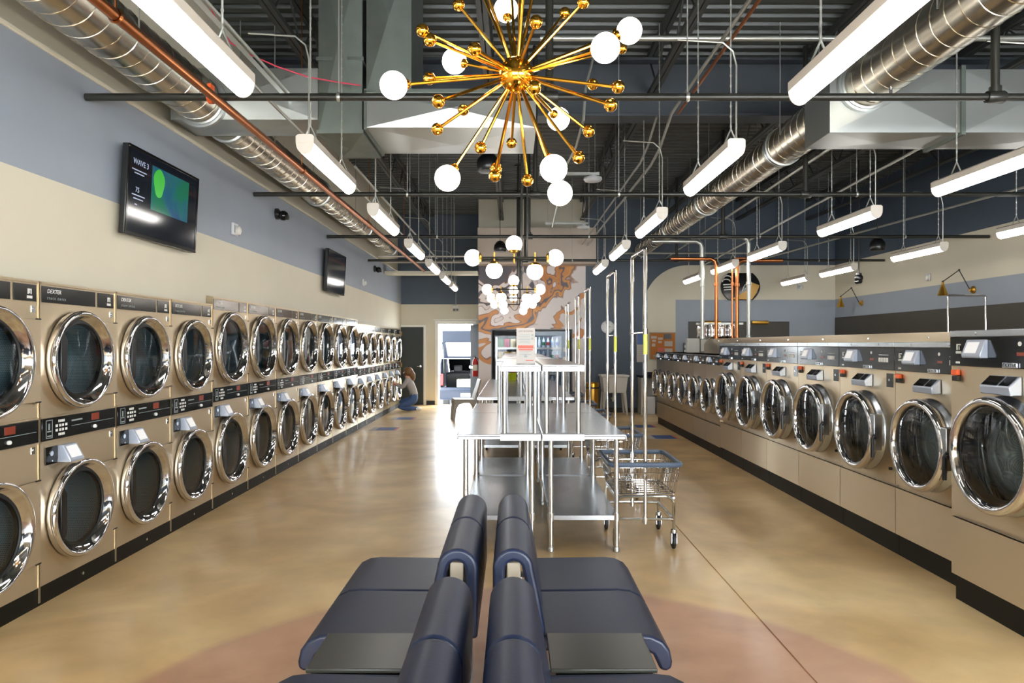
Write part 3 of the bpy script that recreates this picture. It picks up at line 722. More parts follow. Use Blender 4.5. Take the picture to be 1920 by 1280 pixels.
mb = MB(); xbreak_box(mb,0,1.26,0,.46,0,.44,1,.03); build('plenum_box', mb, M['galv'], t, smooth=False)
mb = MB(); mb.lathe([(.195,-.01),(.225,-.008),(.225,-.045),(.195,-.05)], (.27,0,.145), 'y', 36, False); build('collar', mb, M['galv'], t)
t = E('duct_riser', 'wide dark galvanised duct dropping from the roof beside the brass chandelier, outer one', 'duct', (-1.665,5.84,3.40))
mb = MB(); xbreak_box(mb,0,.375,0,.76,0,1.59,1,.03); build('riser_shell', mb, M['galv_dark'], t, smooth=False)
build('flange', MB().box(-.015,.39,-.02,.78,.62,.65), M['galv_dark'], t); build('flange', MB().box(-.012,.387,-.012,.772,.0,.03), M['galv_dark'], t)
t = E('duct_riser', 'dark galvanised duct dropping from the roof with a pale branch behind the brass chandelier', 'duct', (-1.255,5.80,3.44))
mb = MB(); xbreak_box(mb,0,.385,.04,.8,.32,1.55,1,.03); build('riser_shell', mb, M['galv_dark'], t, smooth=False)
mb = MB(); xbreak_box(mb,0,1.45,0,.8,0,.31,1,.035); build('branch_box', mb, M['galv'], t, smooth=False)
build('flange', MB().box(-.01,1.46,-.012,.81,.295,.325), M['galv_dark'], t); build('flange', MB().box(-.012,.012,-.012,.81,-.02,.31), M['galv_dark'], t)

# ------------------------------------------------------------------ pipes and conduits
def pipe(name, label, cat, pts, r, m, n=10, group=None, extra=None, base=None):
    b = Vector(base or pts[0]); t = E(name, label, cat, b, 0, group)
    mb = MB(); mb.tube([Vector(p)-b for p in pts], r, n); build('pipe_run', mb, m, t)
    if extra: extra(t, b)
    return t
ends = (XR-.02, XR-.02, XR-.02, XR-.02)
for i, (yy, xr) in enumerate(((4.70,XR),(7.75,XR),(10.8,XR),(13.85,XR))):
    def ex(t, b, yy=yy):
        for x in (-1.2, 1.2, 3.9, 6.2):
            mb = MB(); mb.rod((x-b.x,0,.01),(x-b.x,0,4.98-b.z),.005,5); mb.lathe([(.030,-.012),(.034,0),(.030,.012)], (x-b.x,0,0), 'x', 12, False); build('hanger_rod', mb, M['conduit'], t)
        for x in (-1.9, 2.6, 5.0):
            mb = MB(); mb.cyl((x-b.x,0,.022),.011,.03,'z',8); mb.cyl((x-b.x,0,.055),.016,.004,'z',10); mb.rod((x-b.x,0,.05),(x-b.x,0,.075),.004,5); build('sprinkler_head', mb, M['tubechrome'], t)
        for x in (.25, 3.32):
            mb = MB(); mb.rod((x-b.x,0,.0),(x-b.x,0,4.98-b.z),.028,10); mb.lathe([(.040,-.06),(.044,-.05),(.044,.05),(.040,.06)], (x-b.x,0,0), 'x', 12, True); mb.cyl((x-b.x,0,.03),.04,.04,'z',12); build('riser', mb, M['pipe'], t)
    pipe('sprinkler_pipe', 'black sprinkler pipe crossing the room, ' + ('first from the chandelier end, below the plenum boxes','second from the chandelier end, above the first hanging globes','third from the chandelier end, beside the second television','last one before the mural wall')[i],
         'pipe', [(XL+.01,yy,3.3),(xr-.02,yy,3.3)], .026, M['pipe'], 12, 'sprinkler pipes', ex)
def ex(t, b):
    for y in (3.4, 6.4, 9.4, 12.4):
        mb = MB(); mb.lathe([(.034,-.012),(.040,0),(.034,.012)], (0,y-b.y,0), 'y', 14, False); mb.rod((0,y-b.y,.03),(0,y-b.y,4.98-b.z),.005,5); build('clamp', mb, M['copper'], t)
pipe('copper_pipe', 'long copper pipe running below the spiral duct above the dryers', 'pipe', [(-1.98,-1.5,3.235),(-1.98,15.2,3.235)], .030, M['copper'], 14, None, ex)
mb = MB(); mb.lathe([(.036,-.02),(.046,-.015),(.046,.015),(.036,.02)], (0,0,0), 'x', 14, False); mb.box(-.012,.012,-.03,.03,.03,.085)
tag(build('pipe_clamp', mb, M['orange'], None, loc=(-2.08,4.70,3.30)), 'small orange clamp on the black pipe beside the copper pipe', 'clamp')
pipe('strut_channel', 'grey strut channel above the tube lights over the dryer aisle, thicker one', 'conduit', [(-1.95,-1.5,3.72),(-1.95,5.79,3.72)], .022, M['conduit'], 4)
pipe('conduit', 'thin grey conduit beside the copper pipe over the dryer aisle', 'conduit', [(-1.80,-1.5,3.42),(-1.80,15.0,3.37)], .012, M['conduit'], 6)
pipe('conduit', 'thin grey conduit above the tube lights over the dryer aisle, beyond the girder', 'conduit', [(-1.62,7.0,3.42),(-1.62,16.5,3.42)], .014, M['conduit'], 6)
pipe('conduit', 'thin grey conduit tight beside the strut channel over the dryer aisle', 'conduit', [(-1.86,-1.5,3.68),(-1.86,5.79,3.68)], .012, M['conduit'], 6)
pipe('conduit', 'grey conduit next to the thin copper line, bending under the girder', 'conduit', [(1.74,-1.5,4.13),(1.74,7.5,4.13),(1.74,8.1,3.92),(1.74,8.6,3.86),(1.70,15.9,3.86)], .017, M['conduit'], 8)
pipe('conduit', 'second grey conduit under the roof beyond the girder, beside the bending one', 'conduit', [(1.60,7.6,4.13),(1.60,8.1,3.95),(1.60,8.6,3.88),(1.58,15.9,3.88)], .014, M['conduit'], 8)
pipe('copper_line', 'thin copper line alongside the grey conduit above the centre tables', 'pipe', [(1.79,-1.5,4.10),(1.79,7.4,4.10)], .015, M['copper'], 8)
pipe('conduit', 'pale conduit crossing the room behind the chandelier below the roof deck', 'conduit', [(.25,6.3,4.42),(7.4,6.3,4.42)], .025, M['conduit'], 10)
pipe('conduit', 'straight grey conduit high over the washers, beside the spiral duct', 'conduit', [(3.42,7.0,3.72),(3.42,15.9,3.52)], .018, M['conduit'], 6)
pipe('conduit', 'grey conduit over the far side of the washers toward the menu board wall', 'conduit', [(4.4,6.6,3.75),(4.4,15.9,3.42)], .018, M['conduit'], 6)
pipe('conduit', 'grey conduit slanting under the roof above the tube lights by the menu board wall', 'conduit', [(6.7,7.5,3.62),(5.2,15.9,3.42)], .018, M['conduit'], 6)
pipe('conduit', 'thin grey conduit crossing below the roof above the gold-and-black sign', 'conduit', [(2.2,14.4,3.52),(5.6,14.4,3.52)], .022, M['conduit'], 6)
pipe('conduit', 'thin cream pipe crossing the end of the dryer aisle near the back wall', 'conduit', [(XL+.02,15.2,3.42),(MX0-.02,15.2,3.42)], .018, M['housing'], 6)
pipe('conduit', 'second cream pipe crossing the end of the dryer aisle near the back wall', 'conduit', [(XL+.02,14.8,3.50),(MX0-.02,14.8,3.50)], .016, M['housing'], 6)
Yc = 7.75
t = E('power_cable', 'pale flexible cable with a junction box behind the chandelier', 'cable', at(1125,38,Yc)); b = Vector(t.location)
P = [at(1140,-30,Yc), at(1128,0,Yc), at(1125,38,Yc), at(1112,110,Yc), at(1098,165,Yc), at(1094,225,Yc+.1), at(1080,275,8.4), at(1062,310,9.0), at(1046,380,10.2), at(1036,425,11)]
mb = MB(); mb.tube([p-b for p in P], .016, 6); build('cable_run', mb, M['conduit'], t)
mb = MB(); mb.box(-.08,.08,-.03,.03,-.03,.09); mb.box(-.085,.085,-.035,.035,-.07,-.035); build('junction_box', mb, M['galv'], t, bevel=.005)
mb = MB(); P = [at(1140,33,Yc), at(1200,36,Yc), at(1280,34,Yc), at(1360,22,Yc), at(1400,25,7.4)]; mb.tube([p-b for p in P], .010, 6); build('side_cable', mb, M['conduit'], t)
P = [at(388,0,5.4), at(410,45,5.4), at(432,80,5.4), at(470,103,5.4), at(520,125,5.4), at(580,145,5.5), at(640,155,5.6), at(676,160,5.7)]; b = P[0]
t = tag(build('cable', MB().tube([p-b for p in P], .006, 6), M['redwire'], None, loc=b), 'thin red wire sagging in front of the dark duct riser', 'cable')

# ------------------------------------------------------------------ tube lights
def make_lamp():
    t = E('tube_light', 'x', 'light', (0,0,0), 0, 'tube lights'); L = 1.25
    mb = MB(); mb.prism([(-.062,.035),(-.062,.085),(-.045,.098),(.045,.098),(.062,.085),(.062,.035)], 0, L, 'y'); build('housing', mb, M['housing'], t, bevel=.003)
    prof = [(.058*cos(a), .035+.072*sin(a)) for a in [pi+pi*i/10 for i in range(11)]]
    mb = MB(); mb.prism(prof, .008, L-.008, 'y'); build('diffuser', mb, M['lamp'], t)
    for a, b in ((0,.008),(L-.008,L)):
        mb = MB(); mb.prism([(.060*cos(q), .036+.075*sin(q)) for q in [pi+pi*i/10 for i in range(11)]], a, b, 'y'); build('end_cap', mb, M['housing'], t)
    for yy in (.13, L-.26):
        mb = MB(); mb.tube([(-.045,yy,.098),(0,yy,.20),(0,yy,2.068)], .006, 5); mb.tube([(.045,yy,.098),(0,yy,.20)], .006, 5)
        for i in range(25): mb.lathe([(.004,-.018),(.009,0),(.004,.018)], (0,yy,.22+i*.072), 'z', 5, False)
        build('hanger_chain', mb, M['conduit'], t)
    mb = MB(); mb.tube([(.012,.05,.10),(.014,.05,.62),(-.01,.05,.72),(-.08,.05,.78),(-.40,.05,.80)], .006, 6); build('power_cord', mb, M['conduit'], t)
    return t
rows = ((-1.41, 'over the dryer aisle', (2.32,4.62,6.87,9.2,11.4,13.55,15.45), 2.925),
        (1.55, 'over the washer aisle', (2.45,4.73,7.1,9.35,11.5), 2.93),
        (3.73, 'above the washers', (4.75,7.0,9.45,11.45,13.5), 2.93),
        (6.0, 'beside the menu board wall', (7.15,9.5,12.0,13.9), 2.93))
l0 = None
for (x, where, ys, z) in rows:
    for i, yy in enumerate(ys):
        lab = ordinal(i) + ' white tube light from the chandelier end in the row ' + where
        if l0 is None: l0 = make_lamp(); tl = tree(l0); o = l0
        else: o = copytree(tl)
        o.location = (x, yy, z); o['label'] = lab

# ------------------------------------------------------------------ starburst chandelier
cc = at(968,140,3.2); R0 = .083
t = E('chandelier', 'polished brass starburst chandelier with glowing white globes and small brass balls', 'chandelier', cc)
mb = MB(); mb.sphere((0,0,0), R0, 24, 16); build('hub', mb, M['gold'], t)
mb = MB(); mb.rod((.02,.05,.06),(.02,.05,4.97-cc.z),.012,10); mb.lathe([(.07,0),(.07,.02),(.02,.05)], (.02,.05,4.94-cc.z-.03), 'z', 20); build('hanging_rod', mb, M['gold'], t)
globes = [(738,160,26),(852,115,22.5),(949,18,22),(1135,90,28),(1180,58,23.5),(1047,223,20.5),(839,334,24),(1038,316,26),(1050,362,23)]
balls = [(860,9,12),(792,57,13),(806,75,13),(890,92,13.5),(863,117,10),(805,147,12.5),(822,190,13.5),(869,206,11),(820,242,12),(901,277,12),(930,316,12),(928,329,12.5),
         (959,268,9.5),(989,338,12),(1085,295,12.5),(1104,246,12),(1042,215,10),(1145,197,13.5),(1159,163,13),(1111,158,11),(1032,120,9.5),(1005,41,13.5),(949,33,8.5),
         (1059,24,10.5),(1094,4,12.5),(1166,91,9.5),(1002,164,14.5),(1158,62,10.5),(905,-35,12),(985,-50,12.5),(1012,-70,12),(955,-80,11),(880,-70,11)]
def spoke(px, py, r, gl):
    dy = (76.8/r-3.23) if gl else (38.4/r-3.2)
    Y = 3.2 + max(-.42, min(.50, dy*.8)); p = at(px,py,Y) - cc; d = p.normalized()
    mb = MB(); rr = .060 if gl else .029
    tip = p - d*(rr*(.98 if gl else .9)); mb.rod(d*(R0-.006), tip, .0075, 8)
    if gl: mb.lathe([(.010,0),(.022,.012),(.024,.022),(.020,.024)], (0,0,0), 'z', 12)
    if gl:
        q = d.to_track_quat('Z','Y').to_matrix()
        k = len(mb.v) - 48
        for i in range(k, len(mb.v)): mb.v[i] = tuple(q @ Vector(mb.v[i]) + tip - d*.018)
    o = build('spoke', mb, M['gold'], t)
    mb = MB(); mb.sphere((0,0,0), rr, 22 if gl else 16, 14 if gl else 10); build('globe' if gl else 'ball', mb, M['globe'] if gl else M['gold'], o, loc=p)
for a in globes: spoke(*a, True)
for a in balls: spoke(*a, False)

# ------------------------------------------------------------------ linear globe pendants over the tables
def make_pendant():
    t = E('globe_pendant', 'x', 'pendant light', (0,0,0), 0, 'globe pendants'); hb = .375
    mb = MB(); mb.rod((-hb+.06,0,0),(hb-.06,0,0),.011,8); build('crossbar', mb, M['pipe'], t)
    mb = MB(); mb.rod((.07,0,0),(.07,0,(4.98-2.479)/1.12),.010,8); mb.cyl((.07,0,(4.96-2.479)/1.12),.06,.02,'z',16); build('hanging_rod', mb, M['pipe'], t)
    mb = MB(); mb.rod((.12,.02,0),(.12,.02,(4.98-2.479)/1.12),.008,8); build('hanging_rod', mb, M['pipe'], t)
    def head(p, d):
        d = Vector(d); p = Vector(p); o = None
        mb = MB(); mb.rod(p-d*.135, p-d*.065, .007, 8)
        mb2 = MB(); mb2.lathe([(.012,-.085),(.034,-.078),(.047,-.066),(.050,-.056)], (0,0,0), 'z', 18, True)
        q = d.to_track_quat('Z','Y').to_matrix(); mb2.v = [tuple(q @ Vector(v) + p) for v in mb2.v]
        mb.add(mb2.v, mb2.f); a = build('globe_holder', mb, M['brass'], t)
        mb = MB(); mb.sphere((0,0,0), .0755, 24, 16); build('globe', mb, M['globe'], a, loc=p)
    head((-hb,0,0), (-1,0,0)); head((hb,0,0), (1,0,0)); head((0,0,.125), (0,0,1)); head((-.18,0,-.115), (0,0,-1)); head((.19,0,-.125), (0,0,-1))
    for a, z0, z1 in ((-.18,-.02,.05),(.19,-.02,.05),(0,-.05,.02)): build('finial', MB().rod((a,0,z0),(a,0,z1),.008,8), M['brass'], t)
    return t
pd = make_pendant(); tp = tree(pd)
for i, yy in enumerate((6.95, 10.86, 12.9, 15.0)):
    o = pd if i == 0 else copytree(tp)
    o.location = (.01, yy, 2.479 if i == 0 else 2.47); o.scale = (1.12, 1.12, 1.12); o['label'] = ordinal(i) + ' brass pendant of five white globes from the chandelier end above the tables'

# ------------------------------------------------------------------ things on the ceiling and walls
def speaker(label, x, y, z, r=.125):
    t = E('pendant_speaker', label, 'speaker', (x,y,z))
    mb = MB(); mb.lathe([(.02,r*1.2),(r*.5,r*1.05),(r*.92,r*.5),(r,0),(r*.96,-r*.35),(r*.85,-r*.5)], (0,0,0), 'z', 28); build('speaker_shell', mb, M['black'], t)
    mb = MB(); mb.lathe([(r*.84,-r*.5),(r*.5,-r*.54),(0,-r*.55)], (0,0,0), 'z', 24, False); build('grille', mb, M['pipe'], t)
    mb = MB(); mb.rod((0,0,r*1.15),(0,0,4.97-z),.006,6); build('hanging_cable', mb, M['pipe'], t)
speaker('black dome speaker hanging behind the chandelier', -.27, 7.35, 3.52)
speaker('black dome speaker hanging in front of the mural wall', -.25, 13.2, 3.45)
speaker('black dome speaker hanging near the menu board wall', 5.87, 11.0, 3.17)
for i, (x, y, lab) in enumerate(((1.11,9.5,'white round ceiling lamp on a strut, the one closer to the chandelier'),(1.38,13.4,'white round ceiling lamp on a strut near the mural wall'))):
    z = 3.9
    t = E('dome_lamp', lab, 'light', (x,y,z))
    mb = MB(); mb.lathe([(.05,.05),(.06,.02),(.125,.015),(.13,-.01),(.11,-.035),(.05,-.05),(0,-.052)], (0,0,0), 'z', 28); build('shade', mb, M['white'], t)
    mb = MB(); mb.box(-.75,.09,-.02,.02,.05,.09); build('strut', mb, M['conduit'], t)
    mb = MB(); mb.rod((-.7,0,.09),(-.7,0,4.98-z),.006,6); build('hanging_rod', mb, M['conduit'], t)
    mb = MB(); mb.rod((.03,0,.09),(.03,0,4.98-z),.006,6); build('hanging_rod', mb, M['conduit'], t)
def strobe(label, loc, rz):
    t = E('strobe_alarm', label, 'alarm', loc, rz)
    mb = MB(); mb.box(0,.03,-.065,.065,-.065,.065); build('back_box', mb, M['white'], t, bevel=.008)
    mb = MB(); mb.lathe([(.05,.03),(.045,.06),(.02,.075),(0,.076)], (0,.02,-.01), 'x', 18); build('lens', mb, M['plastic_grey'], t)
    mb = MB(); mb.box(.03,.034,-.055,-.030,-.04,.04); build('grille', mb, M['grey_print'], t)
strobe('white fire alarm strobe on the slate band beside the weather television', (XL,7.2,2.81), 0)
strobe('white fire alarm strobe on the slate band beyond the second television', (XL,13.4,2.81), 0)
strobe('white fire alarm strobe on the cream wall between the brass swing-arm lamps', (XR,12.4,2.81), pi)
strobe('white fire alarm strobe on the cream back wall near the black-and-gold sign', (6.72,YB,2.94), -pi/2)
def camera_dome(label, loc, rz):
    t = E('security_camera', label, 'camera', loc, rz)
    mb = MB(); mb.lathe([(.07,0),(.07,.03),(.045,.05)], (0,0,0), 'x', 20); build('mount', mb, M['black'], t)
    mb = MB(); mb.sphere((.09,.0,-.02), .062, 18, 12); build('camera_body', mb, M['gloss_black'], t)
    mb = MB(); mb.lathe([(.03,.0),(.034,.03),(.0,.032)], (.13,-.02,-.045), 'x', 14); build('lens', mb, M['pipe'], t)
camera_dome('black security camera on the slate band above the fire alarm strobe', (XL,8.5,3.22), 0)
camera_dome('black security camera high on the slate band near the back corner', (XL,14.5,3.20), 0)
t = E('security_camera', 'black security camera hung on a rod in front of the cream wall', 'camera', (6.33,12.5,2.78))
mb = MB(); mb.rod((0,0,.10),(0,0,4.97-2.78),.012,8); build('hanging_rod', mb, M['pipe'], t)
mb = MB(); mb.sphere((0,0,.03), .075, 18, 12); mb.cyl((0,0,.07),.05,.05,'z',16); build('camera_body', mb, M['black'], t)
mb = MB(); mb.cyl((-.02,-.10,-.04),.038,.14,'y',14); build('lens', mb, M['gloss_black'], t)
# televisions
def tv(label, loc, rz, tilt, W, H, on):
    t = E('television', label, 'television', loc, rz); t.rotation_euler = (0, tilt, rz)
    mb = MB(); mb.box(-.045,.0,-W/2,W/2,-H/2,H/2); build('case', mb, M['black'], t, bevel=.006)
    mb = MB(); b = .022
    mb.box(0,.008,-W/2,W/2,H/2-b,H/2); mb.box(0,.008,-W/2,W/2,-H/2,-H/2+b*1.4); mb.box(0,.008,-W/2,-W/2+b,-H/2+b*1.4,H/2-b); mb.box(0,.008,W/2-b,W/2,-H/2+b*1.4,H/2-b)
    build('bezel', mb, M['gloss_black'], t, bevel=.003)
    mb = MB(); mb.box(-.001,.003,-W/2+b,W/2-b,-H/2+b*1.4,H/2-b); s = build('screen', mb, M['screen'], t)
    mb = MB(); mb.box(-.078,-.045,-.14,.14,-.12,.12); build('wall_bracket', mb, M['pipe'], t)
    mb = MB(); mb.box(.003,.006,-W/2+.002,-W/2+b-.012,-H/2,H/2); build('edge_strip', mb, M['steel'], t)
    if on:
        mb = MB(); mb.quad((.0036,-.20*W,-.14*H),(.0036,.34*W,-.14*H),(.0036,.34*W,.38*H),(.0036,-.20*W,.38*H)); build('map_picture', mb, M['map'], s, smooth=False)
        mb = MB(); mb.add([(.0042, -.10*W+.075*W*cos(q)*(1+.12*sin(3*q)), .20*H+.17*H*sin(q)) for q in [2*pi*i/20 for i in range(20)]], [tuple(range(20))]); build('map_patch', mb, M['green_lit'], s, smooth=False)
        text('WAVE 3', .060, (.0045,-.44*W,.33*H), FACE_X, M['screen_text'], s)
        text('75', .055, (.0045,-.40*W,.02*H), FACE_X, M['screen_text'], s)
        for z, a, bb in ((.235,-.45,-.27),(.20,-.42,-.30),(-.045,-.44,-.28),(-.085,-.42,-.30),(-.15,-.40,-.37)): build('screen_line', MB().box(.0036,.0042,a*W,bb*W,z*H,z*H+.008), M['screen_text'], s, smooth=False)
    return t
tv('wall television showing a weather map above the short dryers', (-2.855,5.60,2.755), 0, radians(3), 1.12, .67, True)
tv('dark wall television mounted above the taller dryers', (-2.85,11.02,2.745), radians(0), radians(3), 1.10, .66, False)
# clock
t = E('wall_clock', 'round white wall clock on the slate pier above the utility sink', 'clock', (2.21,YB,2.0))
mb = MB(); mb.lathe([(.15,0),(.155,-.02),(.15,-.035),(.135,-.038)], (0,0,0), 'y', 32, False); build('clock_rim', mb, M['reader'], t)
mb = MB(); mb.lathe([(.14,-.028),(0,-.028)], (0,0,0), 'y', 32, False); build('dial', mb, M['print'], t)
mb = MB(); mb.prism([(-.004,-.02),(.004,-.02),(.004,.105),(-.004,.105)], -.033, -.030); mb.prism([(-.02,-.005),(-.02,.005),(.075,.012),(.075,.002)], -.036, -.033)
for i in range(12):
    a = pi/6*i; mb.box(.115*sin(a)-.005,.115*sin(a)+.005,-.031,-.029,.115*cos(a)-.008,.115*cos(a)+.008)
build('clock_hands', mb, M['black'], t)
# cork notice board
t = E('notice_board', 'cork notice board with pinned papers on the cream back wall', 'notice board', (3.50,YB,1.56))
mb = MB(); mb.box(-.29,.29,-.015,-.001,-.30,.30); build('cork_panel', mb, M['cork'], t)
mb = MB(); mb.box(-.31,.31,-.024,-.001,.30,.32); mb.box(-.31,.31,-.024,-.001,-.32,-.30); mb.box(-.31,-.29,-.024,-.001,-.30,.30); mb.box(.29,.31,-.024,-.001,-.30,.30); build('board_frame', mb, M['wood'], t)
for (x, z, w_, h_, m) in ((-.20,.20,.13,.06,'paper'),(-.05,.17,.11,.05,'paper'),(-.20,.12,.09,.05,'paper'),(-.06,.09,.08,.05,'paper'),(-.21,.02,.08,.07,'paper'),(.12,.22,.17,.12,'black'),(.14,.05,.19,.12,'paper'),(.14,-.12,.18,.12,'paper'),(-.04,-.10,.14,.12,'pinkpaper'),(-.18,-.24,.09,.06,'wood')):
    mb = MB(); mb.box(x-w_/2,x+w_/2,-.018,-.0155,z-h_/2,z+h_/2); build('pinned_paper', mb, M[m], t, smooth=False)
t = E('poster', 'narrow poster with a blue heading beside the cork notice board', 'poster', (3.02,YB,1.52))
mb = MB(); mb.box(-.125,.125,-.008,-.001,-.34,.34); build('sheet', mb, M['paper'], t, smooth=False)
mb = MB(); mb.box(-.115,.115,-.010,-.0085,.07,.33); build('blue_heading', mb, M['decal_blue'], t, smooth=False)
mb = MB()
for i in range(5): mb.box(-.10,.09-.02*(i % 3),-.010,-.0085,.0-i*.05,.012-i*.05)
build('text_lines', mb, M['grey_print'], t, smooth=False)
# black and gold sign on the back wall
t = E('wall_sign', 'barrel-shaped black sign with gold corner and white swirls on the cream wall', 'sign', ((1387-962)*YB/F,YB-.01,HC-(537.5-645)*YB/F))
def barrel(w_, h_, c=.62, n=10):
    p = []
    for s in (1,-1):
        for i in range(n+1):
            a = -1+2*i/n; a = a if s > 0 else -a; p.append((s*w_*(1-(1-c)*a*a), h_*a))
    return p
sw, sh = .46, .315
mb = MB(); mb.prism(barrel(sw,sh), -.06, 0, 'y'); build('sign_panel', mb, M['gloss_black'], t, bevel=.01)
mb = MB(); mb.prism([(-.24,-.30),(.26,-.30),(.36,-.16),(.43,.0),(.43,.03),(.22,.11),(.20,-.03),(.12,-.10),(.02,-.16)], -.066, -.0605, 'y'); build('gold_field', mb, mat('gold_sign_paint', lin(196,148,56), .4), t, smooth=False)
mb = MB()
for x, z, ln in ((-.40,-.03,.22),(-.41,.03,.24),(-.39,-.09,.18)): mb.prism([(x,z),(x+ln,z+.01),(x+ln,z+.035),(x,z+.025)], -.066, -.0605, 'y')
for q, (x, z) in enumerate(((-.34,.12),(-.31,.20))):
    mb.tube([(x+.09*cos(a), -.064, z+.05*sin(a)) for a in [pi*1.1*i/9 for i in range(10)]], .013, 6)
for i in range(3): mb.prism([(.02+i*.035,-.10+i*.03),(.05+i*.035,-.12+i*.03),(.12+i*.03,.02+i*.03),(.09+i*.03,.05+i*.02)], -.070, -.0665, 'y')
build('white_mark', mb, M['print'], t, smooth=False)
# menu boards
mb = MB(); mb.box((1291-962)*YB/F,(1479-962)*YB/F,YB-.03,YB-.001,1.30,2.13)
tag(build('menu_board', mb, M['board'], None, bevel=.004), 'dark blank board on the slate panel behind the copper risers', 'board')
mb = MB(); mb.box(XR-.03,XR-.001,2.0,15.95,.9,2.22)
tag(build('menu_board', mb, M['board'], None, bevel=.004), 'long dark blank board along the wall under the brass lamps', 'board')
# brass swing-arm wall lamps
def sconce(label, y):
    t = E('swing_arm_lamp', label, 'wall lamp', (XR,y,2.49))
    mb = MB(); mb.lathe([(.06,0),(.06,-.02),(.03,-.035)], (0,0,0), 'x', 20); mb.cyl((-.07,0,0),.026,.05,'x',14); build('wall_plate', mb, M['brass'], t)
    tip = (-.20, .06, .33); sh = (-.33, .28, .16)
    mb = MB(); mb.rod((-.06,0,.0), tip, .008, 8); mb.rod(tip, sh, .008, 8); mb.sphere(tip, .018, 10, 8); mb.sphere(sh, .016, 10, 8); build('swing_arm', mb, M['pipe'], t)
    mb = MB(); mb.lathe([(.016,-.01),(.020,-.05),(.040,-.11),(.078,-.22),(.082,-.23),(.074,-.22),(.035,-.11),(.012,-.03)], (sh[0],sh[1],sh[2]), 'z', 24, False); build('lamp_shade', mb, M['brass'], t)
    mb = MB(); mb.sphere((sh[0],sh[1],sh[2]-.19), .03, 12, 8); build('bulb', mb, M['globe'], t)
sconce('brass swing-arm lamp on the wall above the white cart rack', 11.19)
sconce('brass swing-arm lamp on the wall near the back corner', 14.77)
for x, lab in ((4.62,'brass picture light over the dark blank board, beside the copper riser'),(5.72,'brass picture light over the dark blank board, clear of the pipes')):
    t = E('picture_light', lab, 'wall lamp', (x,YB-.04,2.10))
    mb = MB(); mb.cyl((-.19,-.14,.0),.045,.38,'x',18); build('lamp_tube', mb, M['brass'], t)
    mb = MB(); mb.rod((0,0,-.02),(0,-.12,.01),.010,8); build('arm', mb, M['brass'], t)
# emergency light over the door
t = E('emergency_light', 'small grey emergency light box above the open service door', 'light', ((855-962)*YA/F,YA,2.54))
mb = MB(); mb.box(-.08,.08,-.08,0,-.08,.08); build('lamp_body', mb, M['plastic_grey'], t, bevel=.008)
mb = MB(); mb.box(-.07,-.01,-.10,-.08,-.07,-.01); mb.box(.01,.07,-.10,-.08,-.07,-.01); build('lamp_head', mb, M['pipe'], t)
mb = MB(); mb.rod((0,-.015,.08),(0,-.015,.9),.010,8); build('conduit', mb, M['conduit'], t)

# ------------------------------------------------------------------ risers behind the washers
def riser(label, name, m, px, r, Y, ztop, bend=None, zb=1.70):
    x = (px-962)*Y/F; t = E(name, label, 'pipe', (x,Y,zb))
    P = [(0,0,0),(0,0,ztop-zb)]
    if bend: P = [(0,0,0),(0,0,ztop-zb-.12),(bend*.03,0,ztop-zb-.04),(bend*.12,0,ztop-zb),(bend*1.0,0,ztop-zb)]
    mb = MB(); mb.tube(P, r, 12); build('pipe_run', mb, m, t)
    mb = MB()
    for z in (.02,.95): mb.lathe([(r,z-.03),(r+.010,z-.025),(r+.010,z+.025),(r,z+.03)], (0,0,0), 'z', 12, False)
    build('coupling', mb, m, t)
riser('grey riser beside the electrical box, the one closer to the notice board', 'conduit_riser', M['conduit'], 1317, .035, 12.1, 3.42, -.9)
riser('grey riser crossing in front of the gold part of the black sign', 'conduit_riser', M['conduit'], 1404, .035, 11.8, 3.45, -1.0)
riser('thin copper riser beside the black sign, clear of it', 'copper_riser', M['copper'], 1343, .032, 12.0, 3.1, -.8)
riser('reddish thin copper riser in front of the black sign', 'copper_riser', M['copper'], 1373, .016, 11.9, 3.10, .35)
riser('thick copper riser in front of the black sign', 'copper_riser', M['copper'], 1382, .032, 12.08, 3.08, .8)
t = E('water_manifold', 'foil-wrapped shiny manifold standing on the bulkhead around the copper risers', 'manifold', (3.72,12.25,1.70))
mb = MB()
for x in (-.33,-.14,.02,.20): mb.lathe([(.085,0),(.095,.04),(.085,.10),(.092,.16),(.085,.22),(.08,.25)], (x,.0,0), 'z', 16)
build('foil_wrap', mb, M['chrome'], t)
mb = MB(); mb.box(-.43,.40,-.03,.03,.252,.285); build('strut', mb, M['conduit'], t)
t = E('electrical_box', 'beige electrical box standing behind the small washers', 'electrical box', (3.52,13.0,1.42))
mb = MB(); mb.box(-.22,.02,-.06,.06,.02,.29); mb.box(.04,.22,-.05,.05,.04,.27); build('enclosure', mb, M['plastic_grey'], t, bevel=.006)
mb = MB(); mb.box(-.2,.2,-.04,.04,0,.02); build('foot', mb, M['conduit'], t)
mb = MB(); mb.box(3.98,4.12,YB-.05,YB-.001,1.39,1.63)
o = tag(build('meter_plate', mb, M['gloss_black'], None, bevel=.005), 'black meter plate on the slate panel above the small washers', 'meter')
mb = MB(); mb.lathe([(.045,-.055),(.035,-.06),(0,-.06)], (4.05,YB,1.55), 'y', 16, False); mb.box(4.00,4.10,YB-.056,YB-.051,1.42,1.46); build('dial', mb, M['print'], o)

